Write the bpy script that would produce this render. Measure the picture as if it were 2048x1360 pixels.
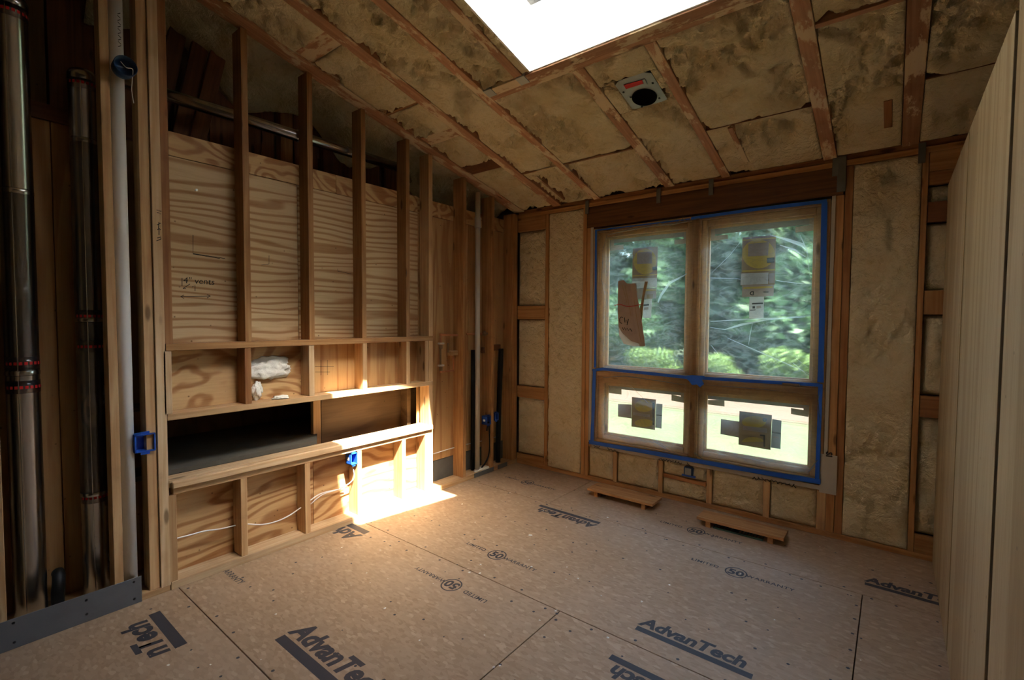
import bpy, bmesh, math, random
from mathutils import Vector, Matrix, noise
random.seed(7)
for o in list(bpy.data.objects): bpy.data.objects.remove(o)
SC = bpy.context.scene
COL = SC.collection

# ------------------------------------------------------------------ camera
YAW, PIT, ROL, FOC = 0.67286757, -0.04092617, 0.0054652, 960.0
CAM = Vector((3.08149, -3.95430, 1.5))
_f0 = Vector((-math.sin(YAW), math.cos(YAW), 0)); _r0 = Vector((math.cos(YAW), math.sin(YAW), 0)); _u = Vector((0, 0, 1))
FW = _f0*math.cos(PIT) + _u*math.sin(PIT); _up = -_f0*math.sin(PIT) + _u*math.cos(PIT)
RT = _r0*math.cos(ROL) + _up*math.sin(ROL); UP = -_r0*math.sin(ROL) + _up*math.cos(ROL)
cd = bpy.data.cameras.new('camera'); co = bpy.data.objects.new('camera', cd); COL.objects.link(co)
cd.sensor_width = 36; cd.lens = FOC/2048*36; cd.clip_start = .02; cd.clip_end = 300
co.matrix_world = Matrix(((RT.x, UP.x, -FW.x, CAM.x), (RT.y, UP.y, -FW.y, CAM.y), (RT.z, UP.z, -FW.z, CAM.z), (0, 0, 0, 1)))
SC.camera = co

# ------------------------------------------------------------------ sky, sun, exposure
SC.view_settings.view_transform = 'Standard'; SC.view_settings.look = 'None'
SC.view_settings.gamma = 1; SC.view_settings.use_curve_mapping = False
SC.view_settings.exposure = 1.5
w = bpy.data.worlds.new('sky'); SC.world = w; w.use_nodes = True
wn = w.node_tree; bg = wn.nodes['Background']; sk = wn.nodes.new('ShaderNodeTexSky')
sk.sky_type = 'NISHITA'; sk.sun_disc = False; sk.sun_elevation = math.radians(56.6); sk.sun_rotation = math.radians(105)
sk.air_density = 1.0; sk.dust_density = 4.0; sk.ozone_density = 1.0
wn.links.new(sk.outputs[0], bg.inputs[0]); bg.inputs[1].default_value = 1.4
SUN = Vector((-.635, .174, -1)).normalized()
sl = bpy.data.lights.new('sun', 'SUN'); sl.energy = 32; sl.angle = math.radians(.55); sl.color = (1, .93, .82)
so = bpy.data.objects.new('sun', sl); COL.objects.link(so); so.rotation_euler = SUN.to_track_quat('-Z', 'Y').to_euler(); so.location = (6, -4, 9)

# ------------------------------------------------------------------ pixel -> world
def ray(u, v): return RT*((u-1024)/FOC) - UP*((v-680)/FOC) + FW
def pl(u, v, ax, val):
    d = ray(u, v); return CAM + d*((val-CAM[ax])/d[ax])
def fl(u, v, z=0.0): return pl(u, v, 2, z)
SLOPE, ZC0 = .233, 2.61
def zc(y): return ZC0 - SLOPE*y
def ce(u, v):
    d = ray(u, v); return CAM + d*((ZC0-SLOPE*CAM.y-CAM.z)/(d.z+SLOPE*d.y))

# ------------------------------------------------------------------ materials
class NT:
    def __init__(s, name, rough=.7, metal=0.0, spec=.3):
        s.m = bpy.data.materials.new(name); s.m.use_nodes = True; s.t = s.m.node_tree
        s.b = s.t.nodes['Principled BSDF']; s.out = s.t.nodes['Material Output']
        s.b.inputs['Roughness'].default_value = rough; s.b.inputs['Metallic'].default_value = metal
        s.b.inputs['Specular IOR Level'].default_value = spec
        s.tc = s.n('ShaderNodeTexCoord'); s.oi = s.n('ShaderNodeObjectInfo')
    def n(s, t, **k):
        x = s.t.nodes.new(t)
        for a, b in k.items(): setattr(x, a, b)
        return x
    def l(s, a, b): s.t.links.new(a, b)
    def put(s, inp, v):
        if isinstance(v, bpy.types.NodeSocket): s.l(v, inp)
        elif isinstance(v, (tuple, list)) and len(v) == 3 and inp.type == 'RGBA': inp.default_value = (*v, 1)
        else: inp.default_value = v
    def math(s, op, a, b=0.0, c=None, clamp=False):
        x = s.n('ShaderNodeMath', operation=op, use_clamp=clamp); s.put(x.inputs[0], a); s.put(x.inputs[1], b)
        if c is not None: s.put(x.inputs[2], c)
        return x.outputs[0]
    def vec(s, scale=(1, 1, 1), rnd=True):
        v = s.tc.outputs['Object']
        if rnd:
            a = s.n('ShaderNodeVectorMath', operation='ADD'); s.l(v, a.inputs[0])
            r = s.math('MULTIPLY', s.oi.outputs['Random'], 41.0); s.l(r, a.inputs[1]); v = a.outputs[0]
        mp = s.n('ShaderNodeMapping'); mp.inputs['Scale'].default_value = scale; s.l(v, mp.inputs[0]); return mp.outputs[0]
    def noise(s, v, scale, detail=4, rough=.55, dist=0):
        x = s.n('ShaderNodeTexNoise'); s.l(v, x.inputs['Vector']); x.inputs['Scale'].default_value = scale
        x.inputs['Detail'].default_value = detail; x.inputs['Roughness'].default_value = rough; x.inputs['Distortion'].default_value = dist
        return x.outputs['Fac']
    def mix(s, f, a, b, mode='MIX'):
        x = s.n('ShaderNodeMix', data_type='RGBA', blend_type=mode); s.put(x.inputs[0], f); s.put(x.inputs[6], a); s.put(x.inputs[7], b); return x.outputs[2]
    def step(s, v, lo, hi):
        x = s.n('ShaderNodeMapRange', interpolation_type='SMOOTHSTEP'); s.put(x.inputs[0], v)
        x.inputs[1].default_value = lo; x.inputs[2].default_value = hi; return x.outputs[0]
    def bump(s, h, strength, dist):
        x = s.n('ShaderNodeBump'); x.inputs['Strength'].default_value = strength; x.inputs['Distance'].default_value = dist
        s.put(x.inputs['Height'], h); s.l(x.outputs[0], s.b.inputs['Normal'])
    def color(s, c): s.put(s.b.inputs['Base Color'], c); return s.m

def plain(name, c, rough=.6, metal=0.0, spec=.3, var=.0):
    s = NT(name, rough, metal, spec)
    if var:
        f = s.noise(s.vec((1, 1, 1)), 14, 5)
        return s.color(s.mix(s.math('MULTIPLY', f, var), c, tuple(x*.35 for x in c)))
    return s.color(c)

def wood(name, c1, c2, rough=.62, foam=0.0, vary=.35):
    s = NT(name, rough)
    a = s.noise(s.vec((26, 26, 1.1)), 2.4, 6, .6)
    b = s.noise(s.vec((7, 7, .32)), 1.1, 2, .5)
    ring = s.math('MULTIPLY_ADD', s.math('SINE', s.math('MULTIPLY', b, 58.0)), .5, .5)
    f = s.math('ADD', s.math('MULTIPLY', s.step(a, .36, .68), .45), s.math('MULTIPLY', ring, .42), clamp=True)
    c = s.mix(f, c1, c2)
    vo = s.n('ShaderNodeTexVoronoi'); s.l(s.vec((9, 9, 2.6)), vo.inputs['Vector']); vo.inputs['Scale'].default_value = 1.0
    c = s.mix(s.math('MULTIPLY', s.math('SUBTRACT', 1.0, s.step(vo.outputs['Distance'], .06, .15)), .8), c, tuple(x*.28 for x in c2))
    st = s.noise(s.vec((2.2, 2.2, 2.2)), 1.7, 4)
    c = s.mix(s.math('MULTIPLY', s.step(st, .52, .75), .35), c, tuple(x*.5 for x in c2))
    val = s.math('MULTIPLY_ADD', s.oi.outputs['Random'], vary, 1.0-vary/2)
    c = s.mix(1.0, c, comb(s, val), 'MULTIPLY')
    if foam:
        fo = s.noise(s.vec((3.2, 3.2, 1.2)), 2.6, 6, .68)
        c = s.mix(s.math('MULTIPLY', s.step(fo, 1-foam, 1.06-foam), .8), c, (.66, .53, .33))
    s.bump(a, .25, .002)
    return s.color(c)
def comb(s, v):
    x = s.n('ShaderNodeCombineColor'); 
    for i in range(3): s.l(v, x.inputs[i])
    return x.outputs[0]

def ply(name, c1, c2, grain, freq=34.0, along=.55, across=3.2, rough=.6, fine=.3, lo=.25, lin=0.0):
    s = NT(name, rough)
    sc = [across]*3; sc['XYZ'.index(grain)] = along
    sf = [26.0]*3; sf['XYZ'.index(grain)] = 1.3
    b = s.noise(s.vec(tuple(sc)), 1.0, 2.5, .45, .35)
    ph = s.math('MULTIPLY', b, freq)
    if lin:
        sp = s.n('ShaderNodeSeparateXYZ'); s.l(s.tc.outputs['Object'], sp.inputs[0]); ph = s.math('MULTIPLY_ADD', sp.outputs['YZ'.index('Z' if grain == 'Y' else 'Y')+1], lin, ph)
    r = s.math('MULTIPLY_ADD', s.math('SINE', ph), .5, .5)
    r = s.step(r, lo, 1.0)
    a = s.noise(s.vec(tuple(sf)), 3.0, 5, .6)
    f = s.math('ADD', s.math('MULTIPLY', r, .72), s.math('MULTIPLY', s.step(a, .4, .7), fine), clamp=True)
    c = s.mix(f, c1, c2)
    vo = s.n('ShaderNodeTexVoronoi'); s.l(s.vec((2.6, 2.6, 2.6)), vo.inputs['Vector'])
    c = s.mix(s.math('MULTIPLY', s.math('SUBTRACT', 1.0, s.step(vo.outputs['Distance'], .03, .09)), .75), c, tuple(x*.3 for x in c2))
    s.bump(a, .15, .001)
    return s.color(c)

def foam_mat(name, c1, c2, bmp=1.0):
    s = NT(name, .85, 0, .15)
    v = s.vec((1, 1, 1))
    a = s.noise(v, 5.5, 6, .6); b = s.noise(v, 38, 6, .65); d = s.noise(v, 13, 5, .62, .6)
    c = s.mix(s.step(a, .38, .66), c1, c2)
    c = s.mix(s.math('MULTIPLY', s.step(d, .56, .72), .45*bmp), c, (.50, .37, .16))  # darker blotches, mostly the shade of pits and creases put into the colour
    c = s.mix(s.math('MULTIPLY', s.step(b, .62, .8), .3*bmp), c, (.34, .24, .11))  # finer dark speckle, likewise mostly crease shading in the colour
    h = s.math('ADD', s.math('MULTIPLY', d, 1.0), s.math('MULTIPLY', b, .45))
    s.bump(h, bmp, .05*bmp)
    return s.color(c)

def osb(name):
    s = NT(name, .55, 0, .35)
    v = s.vec((1, 1, 1))
    vo = s.n('ShaderNodeTexVoronoi'); s.l(s.vec((1.0, 2.3, 1)), vo.inputs['Vector']); vo.inputs['Scale'].default_value = 34
    wh = s.n('ShaderNodeSeparateColor'); s.l(vo.outputs['Color'], wh.inputs[0])
    a = s.noise(v, 1.6, 4); b = s.noise(v, 60, 4)
    c = s.mix(wh.outputs[0], (.39, .265, .162), (.305, .20, .115))
    c = s.mix(s.math('MULTIPLY', s.step(wh.outputs[1], .86, .97), .35), c, (.56, .42, .28))
    c = s.mix(s.math('MULTIPLY', s.step(b, .6, .75), .35), c, (.2, .13, .07))
    c = s.mix(s.math('MULTIPLY', s.step(a, .45, .7), .25), c, (.40, .295, .205))
    s.bump(b, .08, .002)
    return s.color(c)

M = {}
M['pine'] = wood('pine', (.58, .38, .19), (.40, .21, .085))
M['pine_warm'] = wood('pine_warm', (.47, .255, .10), (.29, .125, .04))
M['pine_red'] = wood('pine_red', (.36, .17, .065), (.20, .075, .025))
M['pine_pale'] = wood('pine_pale', (.64, .47, .28), (.47, .28, .13))
M['dark_beam'] = wood('dark_beam', (.15, .062, .02), (.06, .024, .009))
M['old_board'] = wood('old_board', (.20, .08, .03), (.10, .035, .015))
M['rafter'] = wood('rafter', (.42, .225, .12), (.27, .125, .06), foam=.5)
M['win_wood'] = wood('win_wood', (.72, .43, .185), (.56, .29, .105), rough=.45, vary=.1)
M['ply_h'] = ply('ply_h', (.62, .45, .25), (.33, .155, .05), 'Y', 55, .55, 3.4, fine=.2, lo=.42, lin=135.0)
M['ply_swirl'] = ply('ply_swirl', (.60, .39, .18), (.30, .12, .035), 'Y', 95, 1.6, 2.8, fine=.2, lo=.35)
M['ply_v'] = ply('ply_v', (.52, .315, .135), (.36, .17, .06), 'Z', 40, .4, 5.0, lo=.4)
M['ply_low'] = ply('ply_low', (.58, .37, .17), (.27, .105, .03), 'Y', 52, .8, 3.2, fine=.2, lo=.35, lin=70.0)
M['ply_dark'] = ply('ply_dark', (.26, .165, .08), (.15, .08, .03), 'Z', 24, .6, 3.2)
M['siding'] = ply('siding', (.38, .30, .18), (.28, .205, .11), 'Z', 18, .16, 6.0, fine=.55, lo=.5)
M['foam'] = foam_mat('foam', (.76, .64, .41), (.70, .56, .32))
M['foam_pale'] = foam_mat('foam_pale', (.76, .65, .43), (.71, .58, .36))
M['foam_white'] = foam_mat('foam_white', (.80, .78, .70), (.76, .73, .63), .3)
M['osb'] = osb('osb')
M['print'] = plain('print', (.045, .043, .048), .6)
M['ink'] = plain('ink', (.02, .018, .016), .7)
M['gap'] = plain('gap', (.012, .010, .008), .9)
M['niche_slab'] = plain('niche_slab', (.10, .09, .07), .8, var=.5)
M['niche_ply'] = ply('niche_ply', (.17, .10, .045), (.10, .055, .022), 'Y', 40, .6, 3.2)  # plywood tone lowered, the shade of the niche's depth is in the colour
M['grey_slab'] = plain('grey_slab', (.13, .125, .11), .75, var=.5)
M['plate_grey'] = plain('plate_grey', (.17, .175, .18), .5, .35, var=.4)
M['pvc'] = plain('pvc', (.74, .73, .70), .35, 0, .5)
M['pvc_clear'] = plain('pvc_clear', (.62, .58, .50), .4, 0, .5)
M['blue'] = plain('blue', (.016, .09, .46), .4, 0, .5)
M['blue_dark'] = plain('blue_dark', (.012, .05, .13), .4, 0, .5)
M['tape'] = plain('tape', (.02, .13, .62), .6, 0, .3, var=.25)
M['black'] = plain('black', (.012, .013, .013), .5)
M['cable'] = plain('cable', (.72, .71, .68), .4)
M['cable_grey'] = plain('cable_grey', (.35, .32, .27), .5)
M['copper'] = plain('copper', (.55, .24, .12), .35, .9)
M['brass'] = plain('brass', (.28, .20, .12), .45, .8)
M['zinc'] = plain('zinc', (.45, .47, .45), .45, .8, var=.5)
M['zinc_dull'] = plain('zinc_dull', (.20, .20, .17), .6, .4, var=.6)
def paper(name, c, tl=.5, var=.2):
    s = NT(name, .8); f = s.noise(s.vec((1, 1, 1)), 14, 5); cc = s.mix(s.math('MULTIPLY', f, var), c, tuple(x*.4 for x in c)); s.color(cc)
    tr = s.n('ShaderNodeBsdfTranslucent'); s.put(tr.inputs[0], cc); mx = s.n('ShaderNodeMixShader'); mx.inputs[0].default_value = tl
    s.l(s.b.outputs[0], mx.inputs[1]); s.l(tr.outputs[0], mx.inputs[2]); s.l(mx.outputs[0], s.out.inputs[0]); return s.m
M['paper_white'] = paper('paper_white', (.74, .72, .66), .35)
M['paper_brown'] = paper('paper_brown', (.52, .40, .32), .2, .6)
M['label_brown'] = paper('label_brown', (.40, .27, .14), .28)
M['label_yellow'] = paper('label_yellow', (.74, .52, .10), .3)
M['label_mauve'] = paper('label_mauve', (.50, .39, .31), .3)
M['red'] = plain('red', (.55, .02, .02), .5)
M['wrap'] = plain('wrap', (.48, .44, .37), .8, var=.25)
M['drywall'] = plain('drywall', (.82, .81, .78), .9)
M['corner_tape'] = paper('corner_tape', (.55, .46, .35), .35)
M['strip_grey'] = paper('strip_grey', (.42, .41, .37), .25)
M['green_metal'] = plain('green_metal', (.04, .09, .07), .4, .3)
M['dark_wall'] = plain('dark_wall', (.10, .07, .045), .9, var=.4)

def duct_mat():
    s = NT('duct', .22, 1.0)
    a = s.noise(s.vec((1, 1, .15)), 18, 4)
    s.l(s.math('MULTIPLY_ADD', a, .22, .12), s.b.inputs['Roughness'])
    return s.color(s.mix(a, (.62, .63, .62), (.40, .41, .41)))
M['duct'] = duct_mat()
def clear(name, tint, haze, hazecol, gloss=.06, rough=.08, wrinkle=0.0, blur=0.0):
    s = NT(name)
    t = s.t; tr = s.n('ShaderNodeBsdfTransparent'); tr.inputs[0].default_value = (*tint, 1)
    gl = s.n('ShaderNodeBsdfGlossy'); gl.inputs['Roughness'].default_value = rough
    di = s.n('ShaderNodeBsdfTranslucent'); di.inputs[0].default_value = (*hazecol, 1)
    base = tr
    if blur:
        rf = s.n('ShaderNodeBsdfRefraction'); rf.inputs['Color'].default_value = (*tint, 1); rf.inputs['IOR'].default_value = 1.03; rf.inputs['Roughness'].default_value = blur
        base = s.n('ShaderNodeMixShader'); base.inputs[0].default_value = .6; s.l(tr.outputs[0], base.inputs[1]); s.l(rf.outputs[0], base.inputs[2])
    m1 = s.n('ShaderNodeMixShader'); m1.inputs[0].default_value = haze; s.l(base.outputs[0], m1.inputs[1]); s.l(di.outputs[0], m1.inputs[2])
    m2 = s.n('ShaderNodeMixShader'); s.l(m1.outputs[0], m2.inputs[1]); s.l(gl.outputs[0], m2.inputs[2])
    fr = s.n('ShaderNodeFresnel'); fr.inputs[0].default_value = 1.4
    s.l(s.math('MULTIPLY', fr.outputs[0], gloss/.04 if gloss else 0, clamp=True), m2.inputs[0])
    if wrinkle:
        a = s.noise(s.vec((1.0, 1, 2.2), False), 5, 6, .6, 1.5)
        ridge = s.math('SUBTRACT', 1.0, s.math('ABSOLUTE', s.math('MULTIPLY_ADD', a, 2.0, -1.0)))
        s.l(s.math('MULTIPLY_ADD', s.step(ridge, .88, 1.0), .10, haze), m1.inputs[0])
        bp = s.n('ShaderNodeBump'); bp.inputs['Strength'].default_value = wrinkle; bp.inputs['Distance'].default_value = .02
        s.l(ridge, bp.inputs['Height']); s.l(bp.outputs[0], gl.inputs['Normal'])
    s.l(m2.outputs[0], s.out.inputs[0]); s.t.nodes.remove(s.b); return s.m
M['glass'] = clear('glass', (.86, .90, .87), 0.0, (1, 1, 1), .04, .02, 0.0, .22)
M['sky_glass'] = clear('sky_glass', (.93, .95, .95), 0.0, (1, 1, 1), .04, .02)
M['film'] = clear('film', (.94, .96, .95), .065, (.9, 1, .96), .05, .16, .5)
M['crease'] = clear('crease', (.97, .97, .97), .30, (.95, 1, .97), .06, .2)  # raised creases, whiter than the film to stand in for their highlights
M['clear_tape'] = clear('clear_tape', (.80, .74, .72), .12, (.8, .6, .55), .08, .15)

# ------------------------------------------------------------------ mesh helpers
def new(name, me, parent=None, mat=None, smooth=False):
    if mat is not None: me.materials.append(M[mat] if isinstance(mat, str) else mat)
    if smooth:
        for p in me.polygons: p.use_smooth = True
    o = bpy.data.objects.new(name, me); COL.objects.link(o)
    if parent: o.parent = parent
    return o
def mesh(name, v, f):
    me = bpy.data.meshes.new(name); me.from_pydata([tuple(x) for x in v], [], f); me.update(); return me
CHF = [(-1, -1, -1), (1, -1, -1), (1, 1, -1), (-1, 1, -1), (-1, -1, 1), (1, -1, 1), (1, 1, 1), (-1, 1, 1)]
def box_bm(bm, lo, hi):
    v = [bm.verts.new(((lo, hi)[(s[0]+1)//2][0], (lo, hi)[(s[1]+1)//2][1], (lo, hi)[(s[2]+1)//2][2])) for s in CHF]
    for f in ((0, 3, 2, 1), (4, 5, 6, 7), (0, 1, 5, 4), (1, 2, 6, 5), (2, 3, 7, 6), (3, 0, 4, 7)): bm.faces.new([v[i] for i in f])
    return v
def bm_mesh(bm, name):
    bmesh.ops.recalc_face_normals(bm, faces=bm.faces[:]); me = bpy.data.meshes.new(name); bm.to_mesh(me); bm.free(); return me
_cache = {}
def chamfer_mesh(dims, c):
    k = (round(dims[0], 4), round(dims[1], 4), round(dims[2], 4), c)
    if k in _cache: return None, k
    bm = bmesh.new(); h = [d/2 for d in dims]; box_bm(bm, (-h[0], -h[1], -h[2]), (h[0], h[1], h[2]))
    if c: bmesh.ops.bevel(bm, geom=bm.edges[:], offset=min(c, min(dims)*.3), segments=1, affect='EDGES')
    return bm, k
def obox(name, cen, rot, dims, mat, parent=None, c=.002):
    """oriented box; local z is the length / grain axis. rot = 3x3 Matrix (columns local axes)"""
    bm, k = chamfer_mesh(dims, c); k = (*k, mat)
    if k in _cache: me = _cache[k]; o = new(name, me, parent)
    else:
        if bm is None:
            _cache.pop(k[:4], None); bm, _ = chamfer_mesh(dims, c)
        me = bm_mesh(bm, name); o = new(name, me, parent, mat); _cache[k] = me
    o.matrix_basis = Matrix.Translation(cen) @ rot.to_4x4(); return o
RX = Matrix(((0, 0, 1), (0, 1, 0), (-1, 0, 0)))      # local z -> world x
RY = Matrix(((1, 0, 0), (0, 0, 1), (0, -1, 0)))      # local z -> world y
RZ = Matrix.Identity(3)
def lum(name, lo, hi, mat, parent=None, axis=None, c=.002):
    lo = Vector(lo); hi = Vector(hi)
    for i in range(3):
        if lo[i] > hi[i]: lo[i], hi[i] = hi[i], lo[i]
    d = hi-lo; cen = (lo+hi)/2
    if axis is None: axis = 'xyz'[max(range(3), key=lambda i: d[i])]
    if axis == 'x': return obox(name, cen, RX, (d.z, d.y, d.x), mat, parent, c)
    if axis == 'y': return obox(name, cen, RY, (d.x, d.z, d.y), mat, parent, c)
    return obox(name, cen, RZ, (d.x, d.y, d.z), mat, parent, c)
def slope_box(name, x0, x1, y0, y1, d0, d1, mat, parent, c=.002):
    """box under the roof plane, x0..x1, y0..y1, depth d0..d1 measured up from ceiling plane (normal)"""
    n = Vector((0, SLOPE, 1)).normalized(); L = Vector((0, -1, SLOPE)).normalized(); X = n.cross(L)  # X,n,L right-handed
    ym = (y0+y1)/2; cen = Vector(((x0+x1)/2, ym, zc(ym))) + n*((d0+d1)/2)
    R = Matrix((X, n, L)).transposed()
    return obox(name, cen, R, (abs(x1-x0), abs(d1-d0), abs(y1-y0)*math.sqrt(1+SLOPE**2)), mat, parent, c)
def slope_box_x(name, x0, x1, y0, y1, d0, d1, mat, parent, c=.002):
    n = Vector((0, SLOPE, 1)).normalized(); L = Vector((0, -1, SLOPE)).normalized(); X = Vector((1, 0, 0))
    ym = (y0+y1)/2; cen = Vector(((x0+x1)/2, ym, zc(ym))) + n*((d0+d1)/2)
    R = Matrix((n, L, X)).transposed()
    if R.determinant() < 0: R = Matrix((n, -L, X)).transposed()
    return obox(name, cen, R, (abs(d1-d0), abs(y1-y0)*math.sqrt(1+SLOPE**2), abs(x1-x0)), mat, parent, c)

def smooth_path(pts, n=6):
    pts = [Vector(p) for p in pts]
    if len(pts) < 3: return pts
    out = []
    for i in range(len(pts)-1):
        p0 = pts[max(i-1, 0)]; p1 = pts[i]; p2 = pts[i+1]; p3 = pts[min(i+2, len(pts)-1)]
        for k in range(n):
            t = k/n
            out.append(.5*((2*p1)+(p2-p0)*t+(2*p0-5*p1+4*p2-p3)*t*t+(3*p1-p0-3*p2+p3)*t**3))
    return out+[pts[-1]]
def tube_mesh(name, pts, r, seg=10, smooth=True, radii=None):
    P = smooth_path(pts) if smooth else [Vector(p) for p in pts]
    v = []; f = []; ref = None
    for i, p in enumerate(P):
        t = (P[min(i+1, len(P)-1)]-P[max(i-1, 0)]).normalized()
        if ref is None: ref = Vector((0, 0, 1)) if abs(t.z) < .9 else Vector((1, 0, 0))
        a = (ref - t*ref.dot(t)).normalized(); b = t.cross(a); ref = a
        rr = radii[i] if radii else r
        for k in range(seg):
            an = 2*math.pi*k/seg; v.append(p+a*(rr*math.cos(an))+b*(rr*math.sin(an)))
    for i in range(len(P)-1):
        for k in range(seg): f.append((i*seg+k, i*seg+(k+1) % seg, (i+1)*seg+(k+1) % seg, (i+1)*seg+k))
    f.append(tuple(range(seg))[::-1]); f.append(tuple((len(P)-1)*seg+k for k in range(seg)))
    return mesh(name, v, f)
def tube(name, pts, r, mat, parent=None, seg=10, smooth=True, radii=None):
    me = tube_mesh(name, pts, r, seg, smooth, radii); o = new(name, me, parent, mat)
    for p in me.polygons: p.use_smooth = len(p.vertices) == 4
    return o
def lathe(name, prof, cen, axis, mat, parent=None, seg=28):
    """profile [(r, h)] revolved round axis ('x','y','z') through cen"""
    v = []; f = []
    for r, h in prof:
        for k in range(seg):
            a = 2*math.pi*k/seg; p = (r*math.cos(a), r*math.sin(a), h)
            if axis == 'x': p = (p[2], p[0], p[1])
            elif axis == 'y': p = (p[1], p[2], p[0])
            v.append(Vector(p)+Vector(cen))
    for i in range(len(prof)-1):
        for k in range(seg): f.append((i*seg+k, i*seg+(k+1) % seg, (i+1)*seg+(k+1) % seg, (i+1)*seg+k))
    f.append(tuple(range(seg))[::-1]); f.append(tuple((len(prof)-1)*seg+k for k in range(seg)))
    me = mesh(name, v, f); o = new(name, me, parent, mat)
    for p in me.polygons: p.use_smooth = len(p.vertices) == 4
    return o
def thing(name, label, cat, base, parts, group=None):
    """Empty at the base of a thing; parts were built in world space"""
    e = bpy.data.objects.new(name, None); COL.objects.link(e); e.empty_display_size = .05
    e.location = base
    for p in parts:
        p.parent = e; p.location = p.location - Vector(base)
    return tag(e, label, cat, group)
def tag(o, label, cat, group=None, kind=None):
    o['label'] = label; o['category'] = cat
    if group: o['group'] = group
    if kind: o['kind'] = kind
    return o
def struct(o): o['kind'] = 'structure'; return o
def boxes(name, lst, mat, parent=None):
    bm = bmesh.new()
    for lo, hi in lst: box_bm(bm, lo, hi)
    return new(name, bm_mesh(bm, name), parent, mat)

def foam_patch(name, P, N, W, H, res, parent, mat='foam', mode='trim', depth=.03, seed=0, back=.05, f1=4.5, edge=.03):
    """lumpy spray foam: P(u,v) base point, N outward normal"""
    nu = max(3, int(W/res)); nv = max(3, int(H/res)); v = []; f = []
    s = Vector((seed*7.3, seed*3.1, seed*1.7))
    for j in range(nv+1):
        for i in range(nu+1):
            u = W*i/nu; t = H*j/nv; p = P(u, t)
            a = noise.fractal(p*f1+s, 1.0, 2.1, 5); b = noise.fractal(p*(f1*3.6)+s*2, 1.0, 2.0, 4); q3 = abs(noise.noise(p*(f1*9.5)+s*3))
            e = min(u, W-u, t, H-t)/edge; e = max(0., min(1., e)); e = e*e*(3-2*e)
            if mode == 'trim':
                k = max(0., min(1., (a+.08)*2.2)); k = k*k*(3-2*k)
                d = -depth*k*(.6+1.3*b) - .005*(1-e) + .002*b + .016*k*(q3-.3)
                d = max(d, -.05)
            elif mode == 'pillow':
                d = -depth*(1-e) + depth*.6*a*e + .012*b*e + .012*(q3-.3)*e
            else:
                d = depth*(a*1.3+.4*b)
            v.append(p+N*d)
    n = (nu+1)
    for j in range(nv):
        for i in range(nu): f.append((j*n+i, j*n+i+1, (j+1)*n+i+1, (j+1)*n+i))
    ring = [i for i in range(n)] + [j*n+nu for j in range(1, nv+1)] + [nv*n+i for i in range(nu-1, -1, -1)] + [j*n for j in range(nv-1, 0, -1)]
    b0 = len(v)
    for r in ring: v.append(v[r]-N*back)
    for k in range(len(ring)):
        k2 = (k+1) % len(ring); f.append((ring[k2], ring[k], b0+k, b0+k2))
    me = mesh(name, v, f)
    nrm = me.polygons[0].normal
    if nrm.dot(N) < 0: me.flip_normals()
    return new(name, me, parent, mat, True)

def ribbon(name, lines, mp, wd, mat, parent=None):
    """flat strokes: lines of 2d points, mp maps (a,b)->Vector"""
    v = []; f = []
    for L in lines:
        b0 = len(v)
        for i, p in enumerate(L):
            q = L[min(i+1, len(L)-1)]; o = L[max(i-1, 0)]
            d = Vector((q[0]-o[0], q[1]-o[1])); d = d.normalized() if d.length else Vector((1, 0)); n = Vector((-d.y, d.x))*wd/2
            v.append(mp(p[0]+n.x, p[1]+n.y)); v.append(mp(p[0]-n.x, p[1]-n.y))
        for i in range(len(L)-1): f.append((b0+2*i, b0+2*i+1, b0+2*i+3, b0+2*i+2))
    return new(name, mesh(name, v, f), parent, mat)
def text(name, body, size, X, Y, org, mat, parent=None, bold=0.0, shear=0.0, align='LEFT', space=1.0):
    cu = bpy.data.curves.new(name, 'FONT'); cu.body = body; cu.size = size; cu.offset = bold; cu.shear = shear; cu.align_x = align
    cu.space_character = space; cu.resolution_u = 3
    t = bpy.data.objects.new('tmp', cu); COL.objects.link(t)
    me = bpy.data.meshes.new_from_object(t.evaluated_get(bpy.context.evaluated_depsgraph_get()))
    bpy.data.objects.remove(t); bpy.data.curves.remove(cu); me.materials.clear()
    X = Vector(X).normalized(); Y = Vector(Y).normalized(); Z = X.cross(Y)
    me.transform(Matrix((X, Y, Z)).transposed().to_4x4()); me.transform(Matrix.Translation(org))
    me.name = name
    return new(name, me, parent, mat)
def wig(n, seed, amp=1.0):
    r = random.Random(seed); return [(i/(n-1), amp*(r.random()-.5)*2) for i in range(n)]

# ================================================================== SETTING
X1, YF, XO = 5.0, -5.4, -1.6          # far right, behind camera, behind left wall
# ------------------------------------------------------------------ floor
floor = struct(boxes('floor', [((XO, YF, -.2), (X1, .14, -.02))], 'dark_wall'))
yA = fl(1120, 1222).y; yB = fl(1460, 1112).y; xA = fl(1120, 1222).x; xB = fl(1716, 1265).x; yL = fl(450, 1265).y
g = .0022
def panel(x0, x1, y0, y1): lum('floor_panel', (x0+g, y0+g, -.02), (x1-g, y1-g, 0), 'osb', floor, 'x', .0015)
yC = fl(440, 1258).y
panel(XO, xB, yA, yB); panel(xB, X1, yA, yB)
panel(XO, .9, yB, .14); panel(.9, X1, yB, .14)
panel(xA, X1, yA-1.22, yA)
panel(XO, xA, yC, yA)
panel(XO, 1.2, yC-1.22, yC); panel(1.2, xA, yC-1.22, yC); panel(XO, X1, YF, yC-1.22) if yC-1.22 > YF else None
panel(xA, X1, yC-1.22, yA-1.22) if yA-1.22 > yC-1.22+.02 else None

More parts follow.
